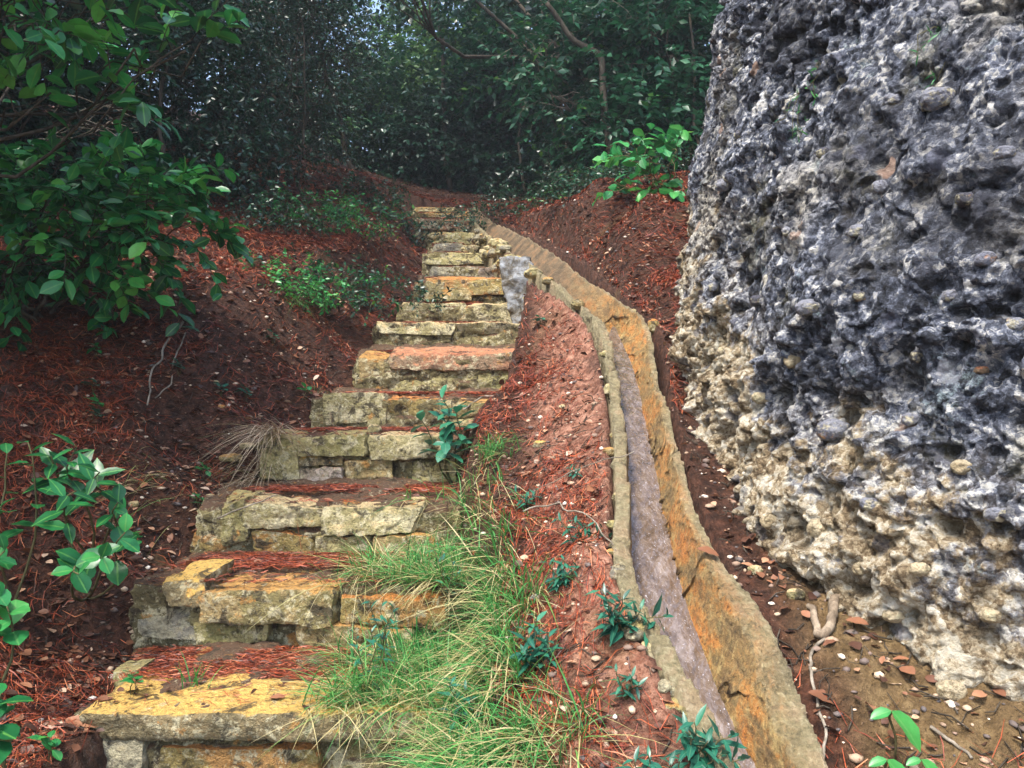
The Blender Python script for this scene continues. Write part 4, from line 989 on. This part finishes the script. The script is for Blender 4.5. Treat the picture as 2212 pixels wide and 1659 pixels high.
# weeds hanging on the boulder
def rock_hit(px, py):
    x, y, z = ray(px, py); dg = bpy.context.evaluated_depsgraph_get()
    ok, loc, nr, _, ob, _ = C.ray_cast(dg, Vector((0, 0, CAMZ)), Vector((x, y, z)).normalized(), distance=12)
    return np.array(loc) if ok else np.array(at(px, py, 2.3))
bpy.context.view_layer.update()
for i, (px, py, n, lb) in enumerate([(2030,60,34,'feathery green weed hanging high on the boulder near the top edge'), (1770,130,26,'thin green weed trailing in a crack of the boulder'), (1725,200,24,'small green weed low in the boulder crack')]):
    p = rock_hit(px, py); rng = np.random.default_rng(600+i); fo = Buf(); st = Buf()
    t = thing('rock_weed', lb, 'weed', tuple(p), 'weeds rooted on the boulder')
    for k in range(4):
        e = p+np.array([rng.normal()*.05-.02, -.05-rng.random()*.03, -.09-rng.random()*.08]); st.tube(wander(p, e, 5, .1, rng), .001, 3)
        q = p+(e-p)*rng.random((n//3, 1)); add_leaves(fo, 'lance', q, rng.normal(size=(n//3, 3))+[-.3, -.4, 0], rng.normal(size=(n//3, 3))*.4+[0, -.4, .8], rng.uniform(.015, .035, n//3), rng.uniform(.2, 1, n//3), .5)
    st.obj('stem', STEM, t); fo.obj('leaves', BRIGHT, t)

# ------------------------------------------------------------------ litter
def scatter_px(rng, n, box):
    px = rng.uniform(box[0], box[2], n); py = rng.uniform(box[1], box[3], n)
    return px, py
def needles():
    rng = np.random.default_rng(41); bf = Buf()
    n = 520000
    y = rng.uniform(1.3, 9.5, n); x = rng.uniform(-1.02, 1.0, n)*np.maximum(1.4, y*.62)-.1
    inc = corridor(x, y) > 0
    dens = .5+.9*fbm(np.stack([x*1.6, y*1.6, x*0], 1), 3, 301)+.35*fbm(np.stack([x*7, y*7, x*0], 1), 2, 303)
    dens = np.where(x < -.9*np.ones(n), dens+.05, dens)
    # bare clay mound, bare cut bank and bare earth under the boulder keep few
    mound = (x > np.interp(y, SY, SXR)) & (y < 5.2) & (chandist(x, y)[0] < .5) & (x < .5)
    dens = np.where(mound, np.where(chandist(x, y)[0] > .16, dens-.2, dens-.45), dens); dens = np.where((x > 0) & (y > 3.9), dens+.5, dens)
    dens = np.where((x > .45) & (y < 3), dens-.6, dens)
    k = np.clip(np.searchsorted(SY, y)-1, 0, len(SY)-1); back = (y-SY[k])/np.maximum(.05, np.append(np.diff(SY), .3)[k])
    dens = np.where(inc, np.where(back > .38, 1.0, .05), dens)
    keep = rng.random(n) < dens; x, y = x[keep], y[keep]
    dch_, _ = chandist(x, y); keep = (dch_ > .06); x, y = x[keep], y[keep]
    # keep the boulder's own footprint clear
    keep = np.hypot(x-2.6, y-2.9) > 1.95; x, y = x[keep], y[keep]; n = len(x)
    inc = corridor(x, y) > 0
    a = rng.uniform(0, 6.28, n); L = rng.uniform(.025, .08, n); L = np.where(inc, L*.8, L)
    a = np.where(inc, rng.normal(size=n)*.45+math.pi*(rng.random(n) < .5), a)
    P = []
    for f in (0, .5, 1):
        xx = x+np.cos(a+.25*(f-.5))*L*f; yy = y+np.sin(a+.25*(f-.5))*L*f
        if f: yy = np.where(inc, np.maximum(yy, SY[np.clip(np.searchsorted(SY, y)-1, 0, 15)]+.02), yy)
        zz = H(xx, yy)+.003+rng.random(n)*.014
        P.append(np.stack([xx, yy, zz], 1))
    # no needle leaps from one level to the next
    j = np.abs(P[2][:, 2]-P[0][:, 2]) < .75*L; P = [p[j] for p in P]; n = len(P[0]); a = a[j]
    s = np.stack([-np.sin(a), np.cos(a), rng.normal(size=n)*.5], 1)*(.0007+.00016*P[0][:, 1])[:, None]
    V = np.stack([P[0]-s*.6, P[0]+s*.6, P[1]-s, P[1]+s, P[2]-s*.3, P[2]+s*.3], 1).reshape(-1, 3)
    f = np.array([[0, 1, 3, 2], [2, 3, 5, 4]]); F = (f[None]+(np.arange(n)*6)[:, None, None]).reshape(-1, 4)
    bf.add(V, F, None, tone=np.repeat(np.clip(rng.normal(size=n)*.30+.42, 0, 1), 6), across=np.full(n*6, .5))
    tag(bf.obj('pine_needles', NEEDLE), 'rust red fallen pine needles strewn over banks and treads', 'pine needles', kind='stuff')
needles()
def litter():
    rng = np.random.default_rng(43); bf = Buf(); n = 60000
    y = rng.uniform(1.3, 11, n); x = rng.uniform(-1.0, 1.0, n)*np.maximum(1.4, y*.62)
    d, _ = chandist(x, y); keep = (d > .06) & (np.hypot(x-2.6, y-2.9) > 1.93) & ((corridor(x, y) < 0) | (rng.random(n) < .25)) & (rng.random(n) < np.where((x > .4) & (y < 3), .22, np.where((x > .4) | (y > 6) | (x < -1), 1, .25)))
    x, y = x[keep], y[keep]; n = len(x)
    p = np.stack([x, y, H(x, y)+.006], 1)
    add_leaves(bf, 'big', p, np.stack([rng.normal(size=n), rng.normal(size=n), rng.normal(size=n)*.2], 1), rng.normal(size=(n, 3))*.35+[0, 0, 1], rng.uniform(.010, .042, n), rng.random(n)**1.4, rng.uniform(.8, 1.4, n))
    tag(bf.obj('leaf_litter', LITTER), 'small dead leaves scattered over the forest floor', 'leaf litter', kind='stuff')
    # chips and pebbles
    bf = Buf(); n = 11000; y = rng.uniform(1.3, 8, n); x = rng.uniform(-1.0, .9, n)*np.maximum(1.2, y*.55)
    d, _ = chandist(x, y); keep = (d > .05) & (np.hypot(x-2.6, y-2.9) > 1.9) & (corridor(x, y) < 0); x, y = x[keep], y[keep]; n = len(x)
    ico = np.array([[0, 0, 1], [.9, 0, .4], [.28, .85, .4], [-.72, .52, .4], [-.72, -.52, .4], [.28, -.85, .4], [.72, .52, -.4], [-.28, .85, -.4], [-.9, 0, -.4], [-.28, -.85, -.4], [.72, -.52, -.4], [0, 0, -1]])
    FI = np.array([[0,1,2],[0,2,3],[0,3,4],[0,4,5],[0,5,1],[1,6,2],[2,7,3],[3,8,4],[4,9,5],[5,10,1],[6,7,2],[7,8,3],[8,9,4],[9,10,5],[10,6,1],[11,7,6],[11,8,7],[11,9,8],[11,10,9],[11,6,10]])
    s = .004+.012*rng.random(n)**3; sc = s[:, None, None]*rng.uniform(.6, 1.3, (n, 1, 3))*np.array([1, 1, .6])
    V = np.stack([x, y, H(x, y)+s*.2], 1)[:, None]+ico[None]*sc*rng.uniform(.75, 1.2, (n, 12, 1))
    bf.add(V.reshape(-1, 3), None, (FI[None]+(np.arange(n)*12)[:, None, None]).reshape(-1, 3), tone=np.repeat(rng.random(n)**1.7, 12))
    tag(bf.obj('gravel', PEB, smooth=True), 'small stone chips sprinkled over soil and clay', 'gravel', kind='stuff')
litter()
def twig_litter():
    rng = np.random.default_rng(47); bf = Buf(); n = 9000
    y = rng.uniform(1.3, 9, n); x = rng.uniform(-1.0, 1.0, n)*np.maximum(1.4, y*.6)
    d, _ = chandist(x, y); keep = (d > .05) & (np.hypot(x-2.6, y-2.9) > 1.93) & (corridor(x, y) < 0); x, y = x[keep], y[keep]; n = len(x)
    for i in range(n):
        a = rng.uniform(0, 6.28); L = rng.uniform(.02, .07); P = []
        for f in (0, .5, 1):
            xx = x[i]+math.cos(a+.5*f)*L*f; yy = y[i]+math.sin(a+.5*f)*L*f; P.append((xx, yy))
        A = np.array(P); Z = H(A[:, 0], A[:, 1])+.004+rng.random()*.006
        if abs(Z[2]-Z[0]) < L: bf.tube(np.column_stack([A, Z]), rng.uniform(.0008, .0022), 3)
    tag(bf.obj('twig_litter', BARK), 'tiny broken twigs strewn through the litter', 'twig litter', kind='stuff')
twig_litter()
# countable loose stones
def rock_piece(c, r, seed, mat, name, label, group, cat='stone', up=.35):
    n = 22; u = np.linspace(0, math.pi, n); v = np.linspace(0, 2*math.pi, 2*n, endpoint=False)
    U, W = np.meshgrid(u, v, indexing='ij'); D = np.stack([np.sin(U)*np.cos(W), np.sin(U)*np.sin(W), np.cos(U)], -1).reshape(-1, 3)
    q = D/(np.abs(D)**3).sum(1)[:, None]**(1/3.)*.5+D*.5
    r = np.array(r); rr = 1+.28*fbm(D*1.3+seed*3.1, 3, seed)+.10*fbm(D*5+seed, 3, seed+5)
    P = q*r*rr[:, None]+np.array(c); P[:, 2] += r[2]*up
    i, j = np.meshgrid(np.arange(n-1), np.arange(2*n), indexing='ij'); k = (j+1) % (2*n)
    F = np.stack([i*2*n+j, (i+1)*2*n+j, (i+1)*2*n+k, i*2*n+k], -1).reshape(-1, 4)
    o = mk(name, P, F, mat); tag(o, label, cat, group); return o
LS = [(1268,598,.35,(.035,.03,.035),CRE,'cream stone lying above the channel bend, largest of the pair'), (1298,612,.36,(.028,.025,.03),CRE,'cream stone just right of the largest one above the channel bend'),
 (1243,588,.35,(.025,.02,.018),CRE,'small flat cream stone at the upper end of the row above the channel'), (1366,650,.36,(.03,.025,.05),CRE,'upright pointed cream stone above the channel'),
 (1412,686,.36,(.028,.025,.035),ORA,'orange stone standing at the channel rim near the boulder'), (1385,672,.36,(.025,.02,.028),OLI,'mossy stone between the pointed and the orange stone'),
 (1335,622,.36,(.018,.016,.014),PIN,'small pinkish stone in the needles above the channel'),
 (1255,690,.34,(.035,.03,.03),CRE,'pale stone bedded under the left rim of the channel bend'), (1285,700,.34,(.03,.03,.03),CRE,'pale stone touching the inner rim where the water starts'), (1240,672,.33,(.028,.025,.025),OCH,'ochre stone under the rim left of the pale stones'), (1292,745,.32,(.022,.02,.02),PIN,'small pinkish stone below the pale pair at the rim'),
 (500,835,.2,(.05,.035,.018),OCH,'yellow flat stone bedded in the bank behind the dry grass'), (540,825,.2,(.04,.03,.014),CRE,'cream flat stone beside the yellow one on the bank'),
 (466,792,.2,(.014,.012,.01),CRE,'egg sized white stone on red needles'), (480,812,.2,(.016,.012,.009),ORA,'orange pebble below the white stone on red needles'),
 (456,956,.12,(.018,.015,.012),CRE,'cream flat stone at the bank edge left of the fourth step'), (290,998,.15,(.02,.015,.012),CRE,'cream stone in the dark soil above the round leaved sapling'),
 (808,920,.0,(.03,.02,.03),CRE,'loose cream block resting on needles before the fifth step'), (1165,935,.22,(.025,.018,.016),YEL,'yellow stone on the clay mound'), (1215,868,.25,(.014,.012,.01),CRE,'white pebble high on the clay mound'),
 (1160,1000,.2,(.012,.01,.009),PIN,'pinkish pebble below the yellow stone on the clay mound'), (560,1150,.03,(.01,.01,.009),GRY,'grey pebble on the third tread'),
 (1720,1312,.33,(.022,.016,.014),CRE,'cream pebble beside the dark curled leaf under the boulder'), (1632,1245,.33,(.018,.014,.013),CRE,'cream chip on the soil beside the wide channel rim'),
 (1436,1520,.3,(.013,.012,.014),GRY,'blue grey pebble at the left channel rim near the bottom'), (850,1212,.02,(.013,.012,.012),ORA,'round orange pebble on the second tread'),
 (1700,1585,.3,(.012,.01,.008),PIN,'white chip by the long root at the bottom'),(730,975,.0,(.012,.01,.01),ORA,'orange pebble on the fourth tread')]
for i, (px, py, h, r, m_, lb) in enumerate(LS):
    p = pl(px, py, h); z = float(H(p[0], p[1])[0])
    rock_piece((p[0], p[1], z), r, 700+i, m_, 'loose_stone', lb, 'loose stones', up=.3)
# roots and dead twigs
def stick(pts, r0, r1, mat, name, label, cat, group=None, seed=0, wob=.04):
    rng = np.random.default_rng(seed); A = np.array(pts, float); out = []
    for a, b in zip(A[:-1], A[1:]): out.append(wander(a, b, 7, wob, rng)[:-1])
    P = np.concatenate(out+[A[-1:]]); bf = Buf(); bf.tube(P, np.linspace(r0, r1, len(P)), 7); tag(bf.obj(name, mat), label, cat, group)
def gp(px, py, h=.3, lift=.006):
    p = pl(px, py, h); return (p[0], p[1], max(p[2], float(H(p[0], p[1])[0])+lift))
stick([gp(1815,1290,.34,.03), gp(1800,1350,.33,.02), gp(1778,1395,.32,.012), gp(1765,1392,.32,.015), gp(1757,1345,.33,.02), gp(1745,1325,.34,.012)], .013, .007, ROOTB, 'tree_root', 'thick crooked root bent like a V under the boulder', 'root', 'roots under the boulder', 1)
stick([gp(1785,1415), gp(1755,1440), gp(1750,1480), gp(1765,1530), gp(1785,1590), gp(1778,1640)], .004, .003, PALEB, 'tree_root', 'long thin white root running down beside the wide channel rim', 'root', 'roots under the boulder', 2)
stick([gp(1655,1175,.33,.03), gp(1675,1200,.33,.02), gp(1680,1225,.33,.01)], .004, .005, PALEB, 'dead_twig', 'short white dead twig on the soil above the curled leaf', 'twig', 'dead twigs', 3)
stick([gp(1800,1215,.36,.05), gp(1795,1260,.36,.03), gp(1820,1300,.35,.01)], .002, .002, PALEB, 'tree_root', 'hair thin white root hanging from the boulder foot', 'root', 'roots under the boulder', 4)
stick([gp(2010,1610), gp(2060,1640), gp(2100,1680)], .004, .003, PALEB, 'dead_twig', 'pale dead twig in the lower right corner', 'twig', 'dead twigs', 5)
stick([gp(395,760,.2,.02), gp(350,800,.2,.02), gp(325,840,.18,.02), gp(318,875,.17,.01)], .006, .004, PALEB, 'tree_root', 'bare reddish root crossing the soil of the left bank', 'root', 'roots on the left bank', 6)
stick([gp(400,770,.2,.02), gp(370,830,.2,.02), gp(335,860,.18,.02)], .004, .003, PALEB, 'tree_root', 'thinner bare root branching beside the reddish one', 'root', 'roots on the left bank', 7)
stick([at(1100,845,3.9), at(1040,858,3.85), at(1000,885,3.8)], .006, .004, PALEB, 'dead_twig', 'grey dead twig sticking out beside the fifth step', 'twig', 'dead twigs', 8)
stick([gp(470,1120,.1,.02), gp(560,1085,.1,.03), gp(600,1068,.1,.03)], .003, .002, PALEB, 'dead_twig', 'grey dead twig leaning on the bank beside the third step', 'twig', 'dead twigs', 9)
stick([gp(1370,975,.4,.03), gp(1270,1005,.35,.02), gp(1150,1060,.25,.04)], .002, .001, PALEB, 'dead_stalk', 'long straw stalk reaching from the mound over the channel rim', 'stalk', None, 10)
stick([gp(1130,1105,.22,.02), gp(1210,1100,.25,.03), gp(1290,1140,.32,.03), gp(1330,1190,.35,.02)], .003, .002, PALEB, 'dead_stalk', 'grey dead stalk lying across the mound beneath the grey green weed', 'stalk', None, 11)
# bare arching twigs between the bush and the branch
def bare_twigs():
    rng = np.random.default_rng(88); bf = Buf()
    for k in range(9):
        a = at(rng.uniform(80, 180), rng.uniform(250, 300), 4.2); b = at(rng.uniform(230, 330), rng.uniform(230, 310), 4.2)
        bf.tube(wander(a, b, 9, .12, rng, -.1), [.003]*5+[.0015]*4, 4)
    o = bf.obj('bare_twigs', PALEB); tag(o, 'spray of bare arching brown twigs above the glossy bush', 'twigs', None)
bare_twigs()
# notable fallen leaves
FL = [(1650,1330,.35,.06,.02,'dark curled leaf on the soil beside the channel rim',(.02,.02,.03)), (1612,1235,.33,.035,.8,'orange fallen leaf at the top of the soil patch under the boulder',None),
 (1770,1510,.32,.06,.45,'brown oak leaf beside the long white root',None), (1468,1510,.33,.05,.65,'rusty leaf hanging at the left channel rim',None),
 (205,1450,.05,.05,.75,'orange leaf in needles at the left of the lowest step',None), (160,1520,.03,.055,.7,'orange brown leaf at the lower left',None), (195,1535,.03,.05,.78,'curled tan leaf next to the orange brown one',None),
 (305,1285,.05,.05,.8,'tan leaf at the foot of the third step bank',None), (60,1310,.08,.05,.6,'brown leaf near the left edge',None),
 (1315,545,.4,.05,None,'pale blue leaf on needles above the channel',None), (1370,575,.4,.04,None,'second pale blue leaf farther right above the channel',None),
 (1525,1195,.36,.06,.55,'rusty leaf stuck on the right wall of the channel',None), (1845,1335,.36,.05,.6,'brown leaf under the boulder overhang',None)]
BLUEL = leaf_mat('pale blue underside', [(0, (.25, .42, .45)), (1, (.35, .5, .55))], .4, .1)
for i, (px, py, h, s, tn, lb, c_) in enumerate(FL):
    p = pl(px, py, h); rng = np.random.default_rng(800+i); z = max(float(H(p[0], p[1])[0]), p[2] if 1500 < px < 1560 else -9)+.012; bf = Buf()
    add_leaves(bf, 'big', np.array([[p[0]-s*.4, p[1], z]]), np.array([[1, rng.normal()*.6, rng.normal()*.15]]), np.array([[rng.normal()*.2, -.35, 1]]), s, np.array([tn if tn is not None else .5]), 1.2)
    o = bf.obj('fallen_leaf', LITTER if tn is not None else BLUEL); tag(o, lb, 'leaf', 'single fallen leaves')
# trees added to shade banks and path, crowns mostly above the frame
ov = [('evergreen tree added left of the viewer, outside the frame, to shade the bank', (-3.7, 1.9), [((-2.9,1.5,2.5),(.9,.9,.7)), ((-3.4,2.6,3.0),(.9,.8,.6)), ((-3.3,.4,2.2),(1,.9,.8)), ((-2.2,2.2,3.1),(.8,.8,.3))]),
      ('tall evergreen added to shade the left bank, crown above the frame', (-3.6, 6.6), [((-2.6,6.2,5.0),(1.5,1.5,.7)), ((-4.2,5.2,4.2),(1.5,1.6,.9)), ((-3.6,8.2,5.8),(1.8,1.6,.9))]),
      ('tall evergreen added behind the glossy bush to shade its inside', (-4.6, 4.6), [((-3.9,4.6,3.9),(1.3,1.1,.6)), ((-5.2,6,4),(1.5,1.5,1.2))]),
      ('tall tree added above the frame to shade the head of the stair', (1.8, 9.6), [((.6,9.4,6.6),(1.8,1.5,.8)), ((2.4,8,5.6),(1.6,1.5,.9)), ((-1.2,10,7.2),(1.6,1.4,.7)), ((-.6,7.8,5.6),(1.5,.9,.4)), ((.9,8.8,6.0),(1.4,1,.4)), ((-1.8,8.8,6.2),(1.4,1,.4)), ((-.2,11,7),(2,1,.5)), ((.7,6.7,5.3),(1.3,.7,.35)), ((-1.2,6.6,5.1),(1.1,.7,.35))])]
for i, (lb, bs, bl) in enumerate(ov):
    tree('evergreen_tree', lb, 'tree', bs, bl, 2300, .09, SMALLD, trunk=.045, seed=160+i, group='trees added to shade the path', twigL=.35, nper=10, tone=.4, jit=.6, up=.5, surf=.1, kind='small', width=1.3)
GRYB = stone_mat('cobble grey blue', (.19, .20, .25), (.30, .31, .35), (.28, .29, .34), (.06, .06, .08))
DKB = stone_mat('cobble dark', (.06, .062, .08), (.11, .11, .13), (.10, .10, .13), (.03, .03, .04))
# cobbles cemented in the boulder's face: parts of it
CB = [(1745,665,.042,.024,GRYB),(1797,930,.048,.036,GRYB),(2020,215,.05,.033,GRYB),(1930,215,.03,.02,GRYB),(1855,640,.022,.016,DKB),(1640,650,.03,.018,DKB),(2130,560,.03,.022,GRYB),
 (1712,780,.028,.022,TANB),(1660,1125,.03,.022,TANB),(1765,1140,.032,.026,TANB),(1980,770,.018,.018,DKB),(1900,405,.026,.02,GRYB),(2085,430,.03,.02,DKB),(1600,290,.02,.016,DKB),(1560,400,.022,.018,GRYB),
 (1850,500,.03,.02,GRYB),(2050,640,.022,.018,GRYB),(1965,905,.024,.02,GRYB),(2075,1010,.03,.022,TANB),(1880,1090,.028,.02,GRYB),(2150,1110,.034,.024,GRYB),(2050,1490,.045,.028,TANB),(2140,1330,.03,.022,TANB),
 (1985,1230,.026,.02,TANB),(1700,500,.018,.014,GRYB),(1780,330,.024,.016,DKB),(2170,330,.03,.02,GRYB),(1640,860,.024,.018,TANB),(1560,760,.018,.015,TANB),(1540,620,.016,.014,GRYB),(2120,800,.02,.014,RED),(1930,1330,.03,.022,TANB),(1860,1230,.026,.02,TANB),(2190,700,.028,.02,GRYB)]
bpy.context.view_layer.update()
hits = [rock_hit(c[0], c[1]) for c in CB]
for i, (c, p) in enumerate(zip(CB, hits)):
    if np.hypot(p[0]-2.6, p[1]-2.9) > 2.3: continue
    inw = unit(np.array([2.6-p[0], 2.9-p[1], 0])); r_ = c[2]*float(p[1])/2.4
    o = rock_piece(p+inw*r_*.10, (r_, r_*.85, r_*c[3]/c[2]), 950+i, c[4], 'cobble', None, None, None, up=0)
    o.parent = BOULDER
# stones bedded along the outer lips of the channel: parts of it
CHO = bpy.data.objects['water_channel']; rg = np.random.default_rng(1234)
for k in range(30):
    i = int(rg.uniform(30, NCH-60)); sd = -1 if rg.random() < .8 else 1
    p = (CL[i]-CROSS[i]*(CLW[i]+rg.uniform(-.012, .02))) if sd < 0 else (CR[i]+CROSS[i]*(CRW[i]+rg.uniform(-.01, .02)))
    sz = rg.uniform(.014, .028)*(1.25 if CM[i, 1] > 4 else 1)
    o = rock_piece(p-np.array([0, 0, rg.uniform(.012, .04)]), (sz, sz*rg.uniform(.7, 1.2), sz*rg.uniform(.6, 1)), 2000+k, [CRE, OLI, TANB, OCH, GRY][rg.integers(5)], 'rim_stone', None, None, None, up=0)
    o.data.transform(Matrix.Translation(-CHO.location)); o.parent = CHO
for k in range(46):
    i = int(np.searchsorted(-CM[:, 1], -rg.uniform(5.15, 7.5))); i = min(i, NCH-1)
    sz = rg.uniform(.022, .05); p = CL[i]-CROSS[i]*(CLW[i]+rg.uniform(-.005, .03)); p = p-np.array([0, 0, rg.uniform(.0, .24)])
    o = rock_piece(p, (sz*1.3, sz, sz*.7), 2200+k, [OLI, GRY, CRE, OCH, MOR][rg.integers(5)], 'wall_stone', None, None, None, up=0)
    o.data.transform(Matrix.Translation(-CHO.location)); o.parent = CHO
# ------------------------------------------------------------------ mist
def haze():
    m = bpy.data.materials.new('thin mist'); m.use_nodes = True; nt = m.node_tree; nt.nodes.clear()
    out = nt.nodes.new('ShaderNodeOutputMaterial'); v = nt.nodes.new('ShaderNodeVolumePrincipled')
    v.inputs['Color'].default_value = (.80, .90, 1.0, 1); v.inputs['Density'].default_value = .0027; v.inputs['Anisotropy'].default_value = .2
    nt.links.new(v.outputs[0], out.inputs['Volume'])
    a, b = np.array([-80, -80, -12.]), np.array([80, 80, 26.])
    q = np.array([[x, y, z] for x in (0, 1) for y in (0, 1) for z in (0, 1)]); P = a+(b-a)*q
    F = np.array([[0,1,3,2],[4,6,7,5],[0,4,5,1],[2,3,7,6],[0,2,6,4],[1,5,7,3]])
    o = mk('haze', P, F, m, smooth=False); o['kind'] = 'stuff'; o['label'] = 'thin bluish mist hanging in the wood'
haze()
